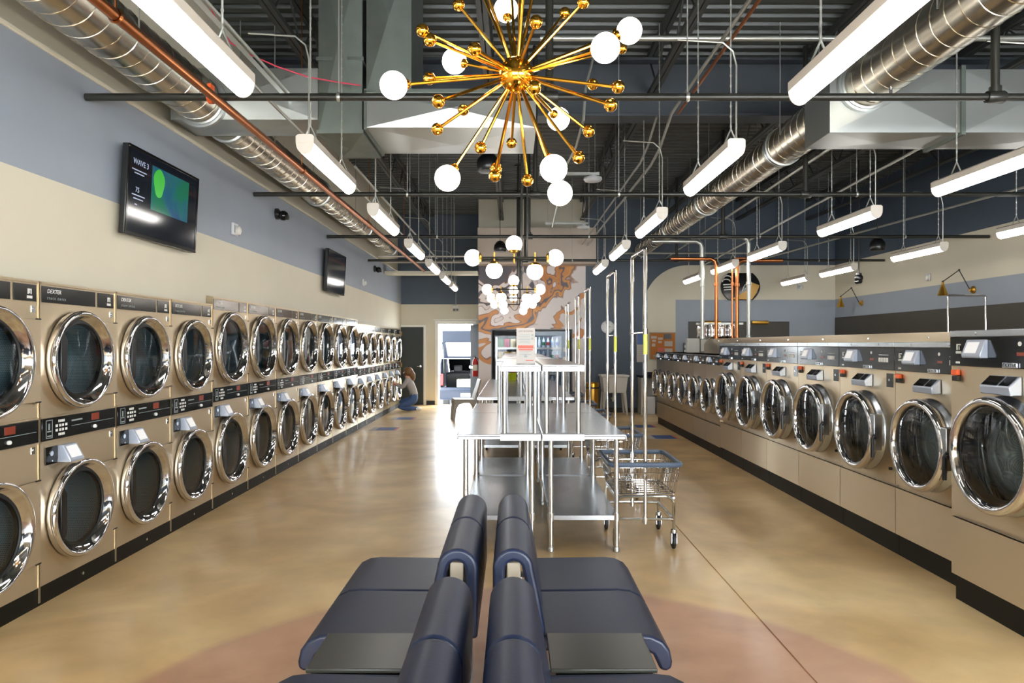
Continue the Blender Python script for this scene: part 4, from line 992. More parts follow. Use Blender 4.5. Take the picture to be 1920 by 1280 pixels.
# ------------------------------------------------------------------ back-to-back lounge seats
SX = -.11
def seat_profile():
    out = [(.20,.452),(.60,.458),(.655,.452),(.70,.430),(.728,.395),(.738,.35),(.735,.325)]
    inn = [(.715,.312),(.690,.318),(.678,.345),(.662,.378),(.635,.392),(.60,.397),(.20,.392)]
    return out + inn
def back_profile():
    a = [(.030,.44),(.030,.70)] + [(.110+.080*cos(q), .715+.080*sin(q)) for q in [pi-pi*i/12 for i in range(13)]] + [(.215,.60),(.240,.455)]
    b = [(.195,.452),(.168,.60),(.150,.70)] + [(.113+.034*cos(q), .712+.034*sin(q)) for q in [pi*i/8 for i in range(9)]] + [(.078,.44)]
    return a + b
def make_seat():
    t = E('lounge_seat', 'x', 'chair', (0,0,0), 0, 'back-to-back lounge seats')
    h = .247
    mb = MB(); mb.prism(seat_profile(), -h, h, 'y'); build('seat', mb, M['vinyl'], t, bevel=.016, seg=3, angle=50)
    mb = MB(); mb.prism(back_profile(), -h, h, 'y'); build('backrest', mb, M['vinyl'], t, bevel=.013, seg=3, angle=50)
    mb = MB(); mb.box(.086,.140,-h+.02,-h+.05,.40,.735); mb.box(.086,.140,h-.05,h-.02,.40,.735); mb.box(.10,.125,-h+.03,h-.03,.69,.715); build('back_frame', mb, M['wood'], t, bevel=.004)
    mb = MB(); mb.box(.09,.62,-.20,-.16,.375,.393); mb.box(.09,.62,.16,.20,.375,.393); mb.box(.09,.13,-.2,.2,.34,.375); build('seat_rail', mb, M['black'], t)
    for yy in (-.18, .18):
        mb = MB(); mb.tube([(.60,yy,.385),(.60,yy,.05),(.585,yy,.020),(.55,yy,.012),(.20,yy,.012),(.165,yy,.02),(.15,yy,.05),(.15,yy,.385)], .011, 8); build('leg', mb, M['tubechrome'], t)
    return t
st = make_seat(); tst = tree(st)
spots = ((3.43,'end seat next to the folding tables'),(2.93,'seat between the end seat and the black side table'),(2.13,'seat on the bench side of the black side table'),(1.63,'seat closest to the shop window'))
first = True
for sgn, side in ((1,'facing the washers'),(-1,'facing the dryers')):
    for yy, lab in spots:
        o = st if first else copytree(tst); first = False
        o.location = (SX, yy, 0); o.rotation_euler = (0,0,0 if sgn > 0 else pi)
        o['label'] = 'navy vinyl lounge %s, %s' % (lab, side)
for sgn, lab in ((1,'black side table between the navy seats facing the washers'),(-1,'black side table between the navy seats facing the dryers')):
    t = E('side_table', lab, 'table', (SX,2.53,0), 0 if sgn > 0 else pi)
    mb = MB(); mb.box(.24,.615,-.150,.150,.452,.468); build('tabletop', mb, M['olive'], t, bevel=.004)
    mb = MB(); mb.box(.26,.60,-.135,-.115,.425,.452); mb.box(.26,.60,.115,.135,.425,.452); mb.box(.56,.58,-.115,.115,.43,.452); mb.box(.30,.32,-.115,.115,.43,.452); build('bracket', mb, M['black'], t)
    for yy in (-.12,.12):
        mb = MB(); mb.rod((.52,yy,.43),(.52,yy,.0),.011,8); build('leg', mb, M['tubechrome'], t)

# ------------------------------------------------------------------ folding tables with over-shelves
def make_table(name_lab, x0, x1, y0, y1, casters=False):
    W_, L_ = x1-x0, y1-y0
    t = E('folding_table', name_lab, 'table', (x0,y0,0), 0, 'stainless folding tables')
    mb = MB(); mb.prism([(0,.872),(0,.900),(.010,.910),(W_-.010,.910),(W_,.900),(W_,.872),(W_-.012,.872),(W_-.012,.897),(.012,.897),(.012,.872)], 0, L_, 'y'); mb.box(.012,W_-.012,0,.012,.872,.896); mb.box(.012,W_-.012,L_-.012,L_,.872,.896)
    build('tabletop', mb, M['steel2'], t, bevel=.003)
    zs = .262
    mb = MB(); mb.box(.06,W_-.06,.05,L_-.05,zs+.018,zs+.022); mb.box(.06,W_-.06,.04,.052,zs-.016,zs+.022); mb.box(.06,W_-.06,L_-.052,L_-.04,zs-.016,zs+.022); mb.box(.06,.072,.05,L_-.05,zs-.016,zs+.018); mb.box(W_-.072,W_-.06,.05,L_-.05,zs-.016,zs+.018)
    build('undershelf', mb, M['steel2'], t, bevel=.002)
    for a in (.07, W_-.07):
        for b in (.06, L_-.06):
            mb = MB(); zb = .125 if casters else .035
            mb.rod((a,b,.872),(a,b,zb),.0205,12); mb.lathe([(.030,zs-.02),(.030,zs+.04)], (a,b,0), 'z', 12, True)
            lg = build('leg', mb, M['tubechrome'], t)
            if casters:
                mb = MB(); mb.cyl((a-.014,b+.02,.055),.055,.028,'x',18); mb.box(a-.022,a-.016,b-.01,b+.035,.055,.125); mb.box(a+.016,a+.022,b-.01,b+.035,.055,.125); build('caster', mb, M['rubber'], lg)
            else:
                mb = MB(); mb.lathe([(.018,0),(.024,.004),(.024,.03),(.021,.036)], (a,b,0), 'z', 12); build('foot', mb, M['galv'], lg)
    return t
T0, T1, T2, T3 = -.435, .215, .222, .868
TA, TB, TC = (5.21,6.85), (6.865,7.98), ((8.88,10.38),(10.39,11.89),(11.9,13.4))
make_table('stainless folding table behind the navy seats, on the dryer side', T0, T1, *TA)
make_table('stainless folding table behind the navy seats, on the washer side', T2, T3, *TA)
make_table('short stainless folding table, second pair from the seats, dryer side', T0, T1, *TB)
make_table('short stainless folding table, second pair from the seats, washer side', T2, T3, *TB)
for i, (a, b) in enumerate(TC):
    make_table('stainless folding table on casters past the gap, %s of three on the dryer side' % ordinal(i), -.47, .16, a, b, True)
    make_table('stainless folding table on casters past the gap, %s of three on the washer side' % ordinal(i), .165, .795, a, b, True)
def overshelf(lab, x0, x1, y0, y1, ztop, lip=True):
    t = E('over_shelf', lab, 'shelf', (x0,y0,.911), 0, 'stainless over-shelves'); W_, L_ = x1-x0, y1-y0; h = ztop-.911
    mb = MB(); mb.prism([(0,h-.048),(0,h),(W_,h),(W_,h-.048),(W_-.008,h-.048),(W_-.008,h-.006),(.008,h-.006),(.008,h-.048)], 0, L_, 'y'); mb.box(.008,W_-.008,0,.008,h-.048,h-.007); build('shelf_top', mb, M['white'] if lip else M['steel2'], t, bevel=.003)
    mb = MB(); mb.box(.012,W_-.012,.012,L_-.012,h,h+.002); build('shelf_liner', mb, M['steel2'], t)
    for a in (.035, W_-.045):
        for b in (.03, L_-.03):
            mb = MB(); mb.rod((a,b,h-.007),(a,b,.0),.0175,12); build('post', mb, M['tubechrome'], t)
    if lip:
        mb = MB(); mb.box(.002,W_-.002,-.012,-.003,-.048,.004); mb.box(.002,W_-.002,-.012,.06,.0005,.004); b_ = build('clamp_plate', mb, M['white'], t, bevel=.002)
        mb = MB()
        for a in (.05, W_-.05): mb.cyl((a,-.014,-.022),.008,.003,'y',10)
        build('screw', mb, M['conduit'], b_)
overshelf('white-lipped stainless over-shelf that holds the paper notice, on the dryer side', -.100, .214, TA[0]+.002, TA[1]-.02, 1.438)
overshelf('white-lipped stainless over-shelf next to the one with the paper notice', .222, .547, TA[0]+.002, TA[1]-.02, 1.438)
overshelf('stainless over-shelf on the short second table, dryer side', -.175, .205, TB[0]+.01, TB[1]-.03, 1.43, False)
overshelf('stainless over-shelf on the short second table, washer side', .235, .56, TB[0]+.01, TB[1]-.03, 1.43, False)
for i, (a, b) in enumerate(TC):
    overshelf('stainless over-shelf on the %s caster table pair, dryer side' % ordinal(i), -.16, .15, a+.003, b-.03, 1.42, i == 0)
    overshelf('stainless over-shelf on the %s caster table pair, washer side' % ordinal(i), .175, .50, a+.003, b-.03, 1.42, i == 0)
# paper notice in a stand
t = E('paper_notice', 'printed paper notice with a red heading standing on the white-lipped over-shelf', 'sign', (.10,5.42,1.4405))
mb = MB(); mb.box(-.074,.074,-.003,0,.004,.288); mb.box(-.074,.074,-.01,.06,0,.004); build('notice_stand', mb, M['clearglass'], t)
mb = MB(); mb.box(-.073,.073,-.0045,-.0035,.006,.286); pg = build('sheet', mb, M['paper'], t, smooth=False)
mb = MB(); mb.box(-.062,.062,-.0052,-.0047,.125,.150); mb.box(-.056,.056,-.0052,-.0047,.110,.121); mb.box(-.0,.062,-.0052,-.0047,.028,.034); build('red_print', mb, M['pinkpaper'], pg, smooth=False)
mb = MB()
for i in range(6): mb.box(-.045-.012*(i % 2),.035,-.0052,-.0047,.232-.013*i,.2365-.013*i)
for i in range(4): mb.box(-.05,.045-.02*(i % 2),-.0052,-.0047,.10-.012*i,.104-.012*i)
mb.box(.045,.062,-.0052,-.0047,.222,.240); mb.box(.042,.060,-.0052,-.0047,.195,.212); mb.prism([(-.010,.054),(.010,.054),(.012,.064),(.003,.078),(-.004,.078),(-.012,.066)], -.0052, -.0047)
build('printed_lines', mb, M['grey_print'], pg, smooth=False)
text('LOST & FOUND', .0165, (0,-.0048,.262), FACE_MY, M['car_dark'], pg, align='CENTER', extrude=.0002)

# ------------------------------------------------------------------ laundry carts with hanging racks
def rrect(hx, hy, r, z, n=5):
    p = []
    for cx_, cy_, a0 in ((hx-r,hy-r,0),(-hx+r,hy-r,pi/2),(-hx+r,-hy+r,pi),(hx-r,-hy+r,1.5*pi)):
        for i in range(n+1):
            a = a0+pi/2*i/n; p.append((cx_+r*cos(a), cy_+r*sin(a), z))
    return p
def make_cart():
    t = E('laundry_cart', 'x', 'laundry cart', (0,0,0), 0, 'laundry carts')
    hx, hy, zr = .275, .325, .665; bx, by, zb = .235, .285, .43
    mb = MB(); mb.tube(rrect(hx,hy,.05,zr), .020, 8, closed=True); build('rim', mb, M['blue_rim'], t)
    mb = MB()
    for z, f in ((.60,.72),(.53,.42)): mb.tube(rrect(bx+(hx-bx)*f, by+(hy-by)*f, .045, z), .0042, 5, closed=True)
    mb.tube(rrect(bx,by,.04,zb), .006, 6, closed=True)
    for i in range(13):
        u = -1+2*i/12
        for s in (-1,1): mb.tube([(u*bx*.93,s*by,zb),(u*hx*.90,s*hy,zr)], .003, 4)
    for i in range(15):
        u = -1+2*i/14
        for s in (-1,1): mb.tube([(s*bx,u*by*.93,zb),(s*hx,u*hy*.90,zr)], .003, 4)
    for i in range(11): u = -1+2*i/10; mb.tube([(u*bx*.95,-by,zb),(u*bx*.95,by,zb)], .003, 4)
    for i in range(9): u = -1+2*i/8; mb.tube([(-bx,u*by*.95,zb+.003),(bx,u*by*.95,zb+.003)], .003, 4)
    build('wire_basket', mb, M['chrome'], t)
    mb = MB(); fx, fy = .225, .280
    for s in (-1,1): mb.tube([(-fx,s*fy,.14),(-fx,s*fy,.36),(-fx+.02,s*fy,.395),(-fx+.06,s*fy,.41),(fx-.06,s*fy,.41),(fx-.02,s*fy,.395),(fx,s*fy,.36),(fx,s*fy,.14)], .0125, 8); mb.rod((-fx,s*fy,.235),(fx,s*fy,.235),.011,8)
    for s in (-1,1): mb.rod((s*fx,-fy,.235),(s*fx,fy,.235),.011,8); mb.rod((s*fx,-fy,.40),(s*fx,fy,.40),.009,8)
    build('frame', mb, M['tubechrome'], t)
    mb = MB(); py = .29
    for s in (-1,1):
        mb.rod((0,s*py,.20),(0,s*py,2.335),.0150,10); mb.lathe([(.020,-.02),(.020,.02)], (0,s*py,1.70), 'z', 10); mb.lathe([(.021,.21),(.021,.25)], (0,s*py,0), 'z', 10)
    mb.tube([(0,-py,2.33),(0,-py+.02,2.35),(0,py-.02,2.35),(0,py,2.33)], .0150, 10); mb.rod((0,-py,1.69),(0,py,1.69),.008,8)
    rk = build('hanging_rack', mb, M['chrome'], t)
    mb = MB(); mb.lathe([(.0165,1.52),(.0165,1.68)], (0,-py,0), 'z', 10, False); build('tape_band', mb, M['yellow'], rk)
    for a in (-fx, fx):
        for b in (-fy, fy):
            mb = MB(); mb.lathe([(.013,.16),(.024,.155),(.026,.130),(.020,.125)], (a,b,0), 'z', 12); mb.box(a-.022,a-.017,b-.02,b+.035,.05,.128); mb.box(a+.017,a+.022,b-.02,b+.035,.05,.128); c = build('caster', mb, M['tubechrome'], t)
            mb = MB(); mb.lathe([(.020,-.013),(.050,-.014),(.062,-.008),(.062,.008),(.050,.014),(.020,.013)], (a,b+.018,.062), 'x', 20); build('wheel', mb, M['rubber'], c)
    return t
ct = make_cart(); tc_ = tree(ct)
for i, (x, y, rz, lab) in enumerate(((1.03,5.61,0,'chrome wire laundry cart with hanging rack beside the seats end table'),(1.05,7.30,0,'chrome laundry cart with hanging rack, second along the washer side of the tables'),
    (1.02,9.36,0,'chrome laundry cart with hanging rack, third along the washer side of the tables'),(1.02,10.85,0,'chrome laundry cart with hanging rack, fourth along the washer side of the tables'),
    (1.02,12.85,0,'chrome laundry cart with hanging rack, last before the mural wall'),(6.98,10.5,pi/2,'chrome laundry cart whose rack shows above the bulkhead under the brass lamp'))):
    o = ct if i == 0 else copytree(tc_)
    o.location = (x, y, 0); o.rotation_euler = (0,0,rz); o['label'] = lab

# ------------------------------------------------------------------ vending machines with their stock
def vending(lab, x0, x1, m, shelves, side):
    t = E('vending_machine', lab, 'vending machine', (x0,YB+.05,0)); W_ = x1-x0; H = 1.90; D = .80
    mb = MB(); mb.box(0,W_,D-.02,D,0,H); mb.box(0,.03,0,D-.02,0,H); mb.box(W_-.03,W_,0,D-.02,0,H); mb.box(.03,W_-.03,0,D-.02,H-.10,H); mb.box(.03,W_-.03,0,D-.02,.0,.50)
    build('cabinet', mb, m, t)
    pw = .17
    px0, px1 = (0.03,.03+.06) if side < 0 else (W_-.03-pw, W_-.03)
    mb = MB(); mb.box(W_-.03-pw,W_-.03,.0,.10,.50,H-.10); pn = build('selection_panel', mb, M['car_dark'] if side < 0 else m, t)
    mb = MB(); mb.box(W_-.03-pw+.03,W_-.06,-.012,-.001,1.10,1.30); mb.box(W_-.03-pw+.04,W_-.07,-.012,-.001,1.42,1.52); build('keypad', mb, M['print'], pn)
    mb = MB(); mb.box(.05,.085,.02,.045,.55,H-.14); build('light_strip', mb, M['pad_bright'], t)
    for z in shelves:
        mb = MB(); mb.box(.10,W_-.04-pw,.12,.50,z-.025,z); mb.box(.10,W_-.04-pw,.105,.12,z-.04,z+.005); build('shelf', mb, M['conduit'] if side < 0 else M['white'], t)
    mb = MB(); mb.box(.03,W_-.03-pw,.0,.006,.52,H-.10); build('glass', mb, M['clearglass'], t)
    mb = MB(); mb.box(.12,W_-.30,-.015,-.001,.22,.40); build('delivery_flap', mb, M['black'], t)
    d = bpy.data.lights.new('case_light', 'AREA'); d.shape = 'RECTANGLE'; d.size = W_-.3; d.size_y = .12; d.energy = .25 if side < 0 else .6; d.color = (.9,.95,1)
    lo = bpy.data.objects.new('case_light', d); COL.objects.link(lo); lo.parent = t; lo.location = (W_/2-.08,.10,H-.115); lo.rotation_euler = (radians(25),0,0)
    return t
M['pad_bright'] = mat('lit_case_tube', (.9,.9,.9,1), .3, emit=(.92,.95,1,1), es=1.2)
M['case_blue'] = mat('pale_blue_case', lin(150,170,190), .4)
sh = (.62,.92,1.22,1.52)
vending('dark snack vending machine with lit shelves under the mural', RX0+.03, .43, M['car_dark'], sh, -1)
vending('bright drink vending machine beside the snack machine under the mural', .47, RX1-.03, M['case_blue'], sh, 1)
bagcols = [lin(186,40,30), lin(214,170,60), lin(60,110,60), lin(196,150,40), lin(190,60,90), lin(70,60,120), lin(220,200,150)]
bm_ = [mat('snack_wrapper', c, .35) for c in bagcols]; btl = [mat('drink_label', c, .3) for c in (lin(90,110,190), lin(210,220,235), lin(40,120,80), lin(170,60,70), lin(120,150,200))]
btop = mat('drink_bottle', lin(190,205,225), .15)
proto = {}
for r, z in enumerate(sh):
    for c in range(4):
        k = (r*3+c*2) % 7
        if k not in proto:
            mb = MB(); n = 8; vs = []
            for i, (hz, th) in enumerate(((0,.004),(.02,.02),(.10,.035),(.18,.02),(.20,.004))): vs += [(-.06,0,hz),(0,-th,hz),(.06,0,hz),(0,th,hz)]
            fs = [(i*4+j, i*4+(j+1) % 4, i*4+4+(j+1) % 4, i*4+4+j) for i in range(4) for j in range(4)] + [(0,1,2,3),(16,17,18,19)]
            mb.add(vs, fs); o = build('snack_bag', mb, bm_[k], None); proto[k] = o
        else:
            o = proto[k].copy(); COL.objects.link(o)
        o.location = (RX0+.20+c*.145, YB+.20, z+.001); tag(o, '%s snack bag on the %s shelf from below, %s from the glass-case frame' % (('red','gold','green','amber','pink','violet','cream')[k], ordinal(r), ordinal(c)), 'snack', 'snack bags in the vending machine')
pb = {}
for r, z in enumerate(sh):
    for c in range(5):
        k = (r*2+c) % 5
        if k not in pb:
            mb = MB(); mb.lathe([(.034,0),(.036,.02),(.036,.15),(.03,.175),(.014,.20),(.014,.225)], (0,0,0), 'z', 14); o = build('drink_bottle', mb, btop, None)
            mb = MB(); mb.lathe([(.0366,.05),(.0366,.13)], (0,0,0), 'z', 14, False); build('bottle_label', mb, btl[k], o)
            mb = MB(); mb.cyl((0,0,.225),.015,.018,'z',12); build('cap', mb, btl[k], o); pb[k] = tree(o)
        else: o = copytree(pb[k])
        o.location = (.62+c*.105, YB+.22, z+.001); tag(o, '%s labelled drink bottle on the %s shelf from below, %s from the snack machine' % (('blue','white','green','red','pale blue')[k], ordinal(r), ordinal(c)), 'bottle', 'bottles in the vending machine')

# ------------------------------------------------------------------ sink, bin, desk, chair, extinguisher, decals
t = E('utility_sink', 'pale plastic utility sink on splayed legs against the slate pier', 'sink', (2.30,15.62,0))
mb = MB()
o_, i_ = [(-.30,-.27),(.30,-.27),(.30,.27),(-.30,.27)], None
def ring(f, z): return [(a*f, b*f, z) for a, b in o_]
vs = ring(1.06,.905)+ring(1.06,.86)+ring(.97,.86)+ring(.84,.50)+ring(.93,.905)+ring(.78,.53); fs = []
for a, b in ((0,1),(1,2),(2,3)): fs += [(a*4+i, a*4+(i+1) % 4, b*4+(i+1) % 4, b*4+i) for i in range(4)]
fs += [(12,13,14,15)] + [(i, (i+1) % 4, 16+(i+1) % 4, 16+i) for i in range(4)] + [(16+i, 16+(i+1) % 4, 20+(i+1) % 4, 20+i) for i in range(4)] + [(20,21,22,23)]
mb.add(vs, fs); build('basin', mb, M['plastic_grey'], t, bevel=.012)
for a in (-1,1):
    for b in (-1,1):
        mb = MB(); mb.tube([(a*.22,b*.19,.56),(a*.27,b*.23,0)], [.035,.024], 4); build('leg', mb, M['plastic_grey'], t)
mb = MB(); mb.box(-.10,.10,.20,.26,.905,.925); mb.tube([(0,.23,.92),(0,.23,1.03),(0,.16,1.06),(0,.05,1.02)], .011, 8); mb.rod((-.08,.23,.92),(-.08,.20,.96),.010,8); mb.rod((.08,.23,.92),(.08,.20,.96),.010,8); build('faucet', mb, M['chrome'], t)
mb = MB(); mb.tube([(0,0,.51),(0,0,.34),(0,.06,.30),(0,.12,.34),(0,.34,.34)], .022, 8); build('drain_pipe', mb, M['print'], t)
t = E('trash_can', 'brass cylinder trash can with dark rim beside the utility sink', 'trash can', (1.80,15.45,0))
mb = MB(); mb.lathe([(.14,.0),(.145,.02),(.145,.60)], (0,0,0), 'z', 32); build('can_body', mb, M['brass'], t)
mb = MB(); mb.lathe([(.147,.60),(.150,.62),(.147,.635)], (0,0,0), 'z', 32); build('rim_band', mb, M['black'], t)
mb = MB(); mb.lathe([(.145,.635),(.145,.72),(.125,.74),(.09,.735),(.085,.70)], (0,0,0), 'z', 32, False); build('can_top', mb, M['gold'], t)
t = E('counter_table', 'narrow counter table below the notice board, partly hidden by the small washers', 'table', (3.25,15.72,0))
mb = MB(); mb.box(-.36,.36,-.25,.26,.84,.88); build('tabletop', mb, M['car_dark'], t, bevel=.004)
for x in (-.32,.32):
    mb = MB(); mb.box(x-.015,x+.015,-.22,.24,0,.84); build('leg_panel', mb, M['plastic_grey'], t)
mb = MB(); mb.box(-.305,.305,.20,.22,.40,.80); build('back_panel', mb, M['plastic_grey'], t)
mb = MB(); mb.box(3.02,3.24,15.55,15.80,0,.40)
tag(build('storage_box', mb, M['white'], None, bevel=.01), 'white box on the floor below the counter table', 'box')
mb = MB(); mb.box(3.30,3.50,15.60,15.80,0,.30)
o = tag(build('storage_box', mb, M['case_blue'], None, bevel=.01), 'pale blue box on the floor below the counter table', 'box')
mb = MB(); mb.box(3.0,3.2,15.60,15.75,.881,.96)
tag(build('desk_sign', mb, M['car_dark'], None, bevel=.004), 'small dark box standing on the counter table', 'box')
# moulded chair
t = E('plastic_chair', 'taupe moulded plastic chair standing beside the caster tables', 'chair', (-1.02,14.45,0), radians(12))
mb = MB(); sw_ = .22
mb.prism([(-.26,.43),(-.24,.455),(.16,.445),(.20,.45),(.205,.425),(.16,.415),(-.23,.42),(-.26,.40)], -sw_, sw_, 'y'); build('seat', mb, M['chair_grey'], t, bevel=.01)
mb = MB(); mb.prism([(.17,.44),(.20,.55),(.26,.72),(.30,.86),(.325,.855),(.285,.70),(.23,.54),(.205,.43)], -sw_*.95, sw_*.95, 'y'); build('backrest', mb, M['chair_grey'], t, bevel=.012)
for s in (-1,1):
    y_ = s*(sw_-.025)
    mb = MB(); mb.prism([(-.255,.44),(-.285,.0),(-.235,.0),(-.205,.25),(-.15,.345),(-.05,.375),(.05,.375),(.13,.345),(.185,.25),(.235,0),(.285,0),(.235,.25),(.21,.44)], y_-.02, y_+.02, 'y'); build('leg_panel', mb, M['chair_grey'], t, bevel=.006)
# extinguisher
t = E('fire_extinguisher', 'red fire extinguisher hung at the corner of the mural wall', 'fire extinguisher', (-.90,16.28,.83))
mb = MB(); mb.lathe([(.06,0),(.07,.02),(.07,.34),(.05,.40),(.025,.43)], (0,0,0), 'z', 20); build('cylinder', mb, M['red'], t)
mb = MB(); mb.lathe([(.0705,.14),(.0705,.28)], (0,0,0), 'z', 20, False); build('label_band', mb, M['print'], t)
mb = MB(); mb.cyl((0,0,.43),.022,.05,'z',12); mb.box(-.09,.02,-.012,.012,.48,.50); mb.box(-.08,.02,-.012,.012,.45,.462); build('valve', mb, M['black'], t)
mb = MB(); mb.tube([(.02,-.02,.45),(.07,-.05,.42),(.085,-.05,.25),(.075,-.04,.08)], .011, 6); build('hose', mb, M['black'], t)
mb = MB(); mb.box(.065,.09,-.03,.03,.10,.36); build('wall_bracket', mb, M['pipe'], t)
# yellow tub on the caster tables
t = E('plastic_tub', 'lime yellow plastic tub on the table in front of the snack machine', 'tub', (-.02,13.0,.912))
mb = MB(); mb.lathe([(.075,0),(.095,.13),(.10,.14),(.092,.14),(.072,.01),(0,.01)], (0,0,0), 'z', 20, False); build('tub_body', mb, mat('lime_plastic', lin(206,214,40), .4), t)
mb = MB(); mb.tube([(-.095,0,.13),(-.06,0,.20),(.06,0,.20),(.095,0,.13)], .005, 6); build('handle', mb, M['white'], t)
# floor decals
def decal(lab, x, y, w_, h_):
    t = E('floor_decal', lab, 'floor decal', (x,y,0.0005))
    mb = MB(); mb.box(-w_/2,w_/2,-h_/2,h_/2,0,.0015); build('vinyl_sheet', mb, M['paper'], t, smooth=False)
    mb = MB(); mb.box(-w_*.28,w_*.40,-h_*.42,h_*.42,.0016,.0026); mb2 = build('blue_print', mb, M['decal_blue'], t, smooth=False)
    mb = MB(); mb.box(w_*.41,w_*.48,-h_*.42,h_*.42,.0016,.0026); build('red_print', mb, M['orange'], t, smooth=False)
decal('blue and white floor decal in front of the small washers', 2.56, 11.75, .52, .55)
decal('blue and white floor decal further on, near the end of the small washers', 2.52, 13.3, .50, .5)
decal('blue and white floor decal in front of the short dryers, closer to the taller dryers', -2.42, 12.9, .5, .5)
decal('blue and white floor decal in front of the short dryers, close to the kneeling woman', -2.35, 14.7, .5, .5)

# ------------------------------------------------------------------ the kneeling woman
def woman():
    t = E('person', 'woman in grey sweater and blue jeans kneeling to load a lower dryer', 'person', (-2.49,16.35,0))
    J = {'pelvis':(.14,0,.30,.15,.15),'waist':(.10,0,.44,.125,.115),'chest':(.03,0,.62,.14,.12),'neckb':(-.02,0,.77,.075,.075),'neck':(-.03,0,.83,.05,.05),
         'head':(-.04,0,.90,.085,.09),'crown':(-.045,0,.99,.07,.08)}
    ed = [('pelvis','waist'),('waist','chest'),('chest','neckb'),('neckb','neck'),('neck','head'),('head','crown')]
    for s, n in ((-1,'a'),(1,'b')):
        J['hip'+n] = (.14,s*.09,.26,.10,.10); J['knee'+n] = (-.24,s*.12,.10+(.12 if s > 0 else 0),.065,.065); J['calf'+n] = (-.02,s*.11,.065,.055,.05); J['ank'+n] = (.20,s*.10,.06,.035,.035); J['toe'+n] = (.29,s*.10,.035,.04,.03)
        J['sh'+n] = (-.02,s*.15,.745,.06,.06); J['elb'+n] = (-.14,s*.20,.56,.042,.042); J['wri'+n] = (-.29,s*.13,.64,.027,.027); J['palm'+n] = (-.345,s*.12,.655,.030,.018)
        ed += [('pelvis','hip'+n),('hip'+n,'knee'+n),('knee'+n,'calf'+n),('calf'+n,'ank'+n),('ank'+n,'toe'+n),('neckb','sh'+n),('sh'+n,'elb'+n),('elb'+n,'wri'+n),('wri'+n,'palm'+n)]
        for k, (dy, dz, L) in enumerate(((-.022,.016,.055),(-.008,.020,.065),(.007,.018,.062),(.020,.010,.05))):
            J['f%d%s' % (k,n)] = (-.345-L*.55,s*.12+dy,.655+dz,.0085,.0085); J['g%d%s' % (k,n)] = (-.345-L,s*.12+dy,.655+dz-.012,.007,.007)
            ed += [('palm'+n,'f%d%s' % (k,n)),('f%d%s' % (k,n),'g%d%s' % (k,n))]
        J['th'+n] = (-.36,s*(.12-.038),.645,.010,.010); ed.append(('palm'+n,'th'+n))
    names = list(J); idx = {k: i for i, k in enumerate(names)}
    me = bpy.data.meshes.new('body'); me.from_pydata([J[k][:3] for k in names], [(idx[a], idx[b]) for a, b in ed], [])
    o = bpy.data.objects.new('body', me); COL.objects.link(o)
    bpy.context.view_layer.objects.active = o
    sk = o.modifiers.new('skin', 'SKIN'); sk.use_smooth_shade = True
    lay = me.skin_vertices[0] if len(me.skin_vertices) else None
    for i, k in enumerate(names): lay.data[i].radius = J[k][3:]; lay.data[i].use_root = (k == 'pelvis')
    sb = o.modifiers.new('sub', 'SUBSURF'); sb.levels = 2; sb.render_levels = 2
    dg = bpy.context.evaluated_depsgraph_get(); dg.update()
    m2 = bpy.data.meshes.new_from_object(o.evaluated_get(dg)); bpy.data.objects.remove(o)
    m2.name = 'body'; m2.materials.clear()
    for m in ('skin','shirt','jeans','print'): m2.materials.append(M[m])
    for p in m2.polygons:
        x, y, z = p.center; p.use_smooth = True
        if z > .80 or x < -.27 and z > .55: p.material_index = 0
        elif z > .40 and not (x < -.15 and z < .45): p.material_index = 1
        elif x > .19 and z < .10: p.material_index = 3
        else: p.material_index = 2
    o = bpy.data.objects.new('body', m2); COL.objects.link(o); o.parent = t
    mb = MB(); mb.sphere((-.035,0,.935), .108, 20, 14, (1.02,.93,1.08))
    cap = [(x, y, z) for x, y, z in mb.v]
    mb.v = [(x+(.03 if x > -.035 else 0), y, z) for x, y, z in cap]
    mb.tube([(.03,0,.93),(.075,0,.86),(.085,0,.77),(.075,.01,.68)], [.08,.075,.06,.02], 10)
    keep = [f for f in mb.f if not all(mb.v[i][0] < -.095 and mb.v[i][2] < .99 for i in f)]
    mb.m = [0]*len(keep); mb.f = keep
    build('hair', mb, M['hair'], t)
    mb = MB(); mb.sphere((-.125,0,.905), .016, 10, 8, (1.2,.8,1.1)); mb.sphere((-.03,.095,.90), .020, 8, 6, (.7,.5,1.3)); build('nose', mb, M['skin'], t)
    mb = MB()
    for s in (-1,1): mb.sphere((-.118,s*.032,.925), .010, 8, 6)
    build('eye', mb, M['print'], t)
    mb = MB(); mb.sphere((-.118,0,.868), .014, 10, 6, (.5,1.5,.45)); build('mouth', mb, M['pinkpaper'], t)
    mb = MB(); mb.tube([(.115+.085*cos(a), .110*sin(a), .418-.02*cos(a)) for a in [2*pi*i/20 for i in range(20)]], .018, 6, closed=True); build('belt', mb, M['car_dark'], t)
woman()

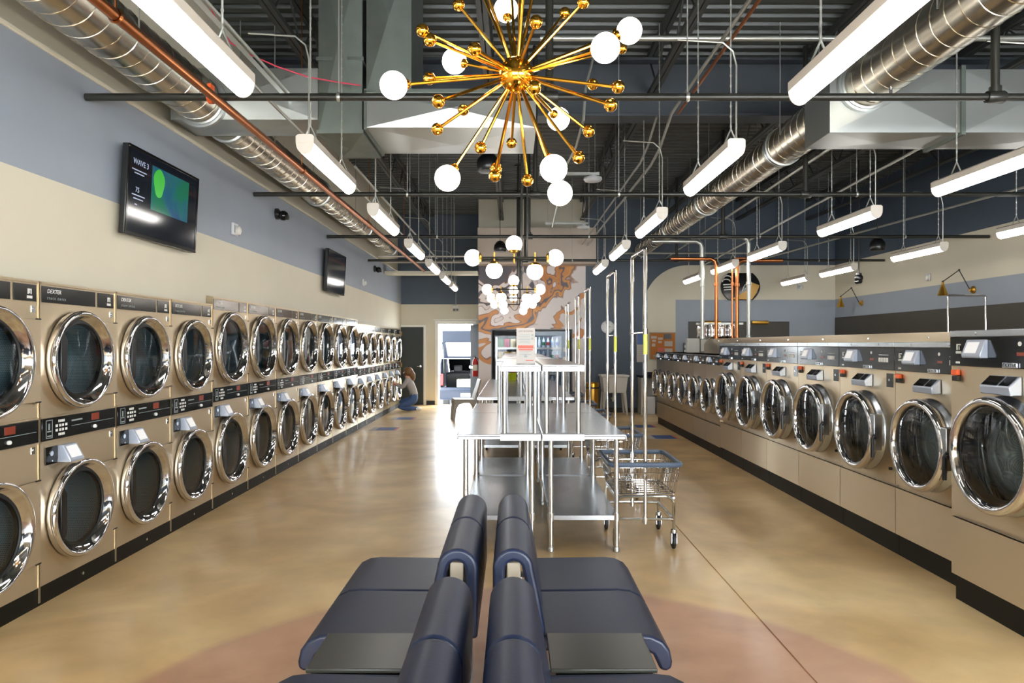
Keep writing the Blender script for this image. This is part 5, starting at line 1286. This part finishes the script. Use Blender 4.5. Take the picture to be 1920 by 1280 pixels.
# ------------------------------------------------------------------ outside the service door
mb = MB(); mb.box(-14,12,18.13,45,-.55,-.40); struct(build('ground', mb, M['asphalt'], smooth=False))
def car():
    t = E('car', 'dark blue hatchback with raised tailgate parked outside the service door', 'car', (-1.28,20.2,-.40))
    h = .89
    # hollow body: floor, sides, roof, bonnet
    side = [(0,.42),(0,1.02),(.12,1.45),(.35,1.60),(1.9,1.62),(2.6,1.08),(3.9,.95),(4.1,.70),(4.1,.35),(3.75,.30),(3.4,.30),(3.3,.55),(3.1,.66),(2.85,.60),(2.75,.30),(1.15,.30),(1.05,.55),(.85,.66),(.6,.60),(.5,.34)]
    for s in (-1,1):
        mb = MB(); mb.prism([(y, z) for y, z in side], s*h-.04 if s > 0 else -h, s*h if s > 0 else -h+.04, 'x'); build('side_panel', mb, M['car'], t, bevel=.015)
    mb = MB(); mb.prism([(.2,1.56),(.35,1.60),(1.9,1.62),(1.9,1.57),(.35,1.55)], -h+.04, h-.04, 'x'); build('roof', mb, M['car'], t)
    mb = MB(); mb.prism([(2.6,1.08),(3.9,.95),(4.1,.70),(4.1,.35),(4.0,.35),(3.9,.88),(2.6,1.0)], -h+.04, h-.04, 'x'); build('bonnet', mb, M['car'], t)
    mb = MB(); mb.box(-h+.04,h-.04,.02,2.6,.60,.68); build('load_floor', mb, M['car_dark'], t)
    mb = MB(); mb.prism([(-.12,.36),(-.14,.44),(-.14,.64),(-.06,.73),(.02,.73),(.02,.36)], -h, h, 'x'); bp = build('bumper', mb, M['car'], t, bevel=.03)
    mb = MB(); mb.box(-.26,.26,-.147,-.141,.45,.56); build('number_plate', mb, M['grey_print'], bp)
    for s in (-1,1):
        mb = MB(); mb.box(s*h-.10 if s > 0 else -h-.005,s*h+.005 if s > 0 else -h+.10,-.03,.06,.78,1.12); build('tail_light', mb, M['red'], t, bevel=.015)
    # tailgate swung up
    tg = E('tailgate', None, None, (0,.22,1.58)); tg.parent = t; tg.rotation_euler = (radians(-52),0,0)
    fr = [(-.80,0),(-.84,-.45),(-.80,-.98),(.80,-.98),(.84,-.45),(.80,0)]
    mb = MB(); mb.prism([(-.80,-.60),(-.78,-1.02),(.78,-1.02),(.80,-.60)], -.02, .06, 'z'); mb.prism([(-.80,.0),(-.82,-.60),(-.70,-.60),(-.66,-.06),(.66,-.06),(.70,-.60),(.82,-.60),(.80,0)], -.02, .05, 'z'); build('tailgate_panel', mb, M['car'], tg, bevel=.015)
    mb = MB(); mb.prism([(-.68,-.60),(-.65,-.06),(.65,-.06),(.68,-.60)], .005, .012, 'z'); build('rear_window', mb, M['clearglass'], tg)
    for s in (-1,1):
        mb = MB(); mb.rod((s*.78,.12,1.15),(s*.76,-.08,1.97),.012,6); build('gas_strut', mb, M['pipe'], t)
    for x in (-.42,.42):
        mb = MB(); mb.prism([(.85,.56),(.80,1.10),(.90,1.14),(1.05,.60)], x-.36, x+.36, 'x'); build('seat_back', mb, M['car_dark'], t, bevel=.03)
        mb = MB(); mb.prism([(.82,1.15),(.80,1.34),(.90,1.35),(.92,1.16)], x-.13, x+.13, 'x'); build('headrest', mb, M['car_dark'], t, bevel=.03)
    mb = MB(); mb.prism([(2.0,1.58),(2.05,1.60),(2.62,1.07),(2.58,1.05)], -h+.06, h-.06, 'x'); build('windscreen', mb, M['clearglass'], t)
    for s in (-1,1):
        for y in (.83, 3.08):
            mb = MB(); mb.lathe([(.12,-.10),(.28,-.11),(.32,-.08),(.32,.08),(.28,.11),(.12,.10)], (s*(h-.13),y,.32), 'x', 28); wv = build('wheel', mb, M['rubber'], t)
            mb = MB(); mb.lathe([(0,.0),(.17,.0),(.19,.02)], (s*(h-.13)+s*.10,y,.32), 'x', 20, False); build('hub_cap', mb, M['reader'], wv)
    tag(build('cargo_box', MB().box(-.24,.24,-.2,.2,0,.26), M['chair_grey'], None, bevel=.008, loc=(-1.45,20.65,.285)), 'cardboard box in the open boot of the blue hatchback', 'box')
car()
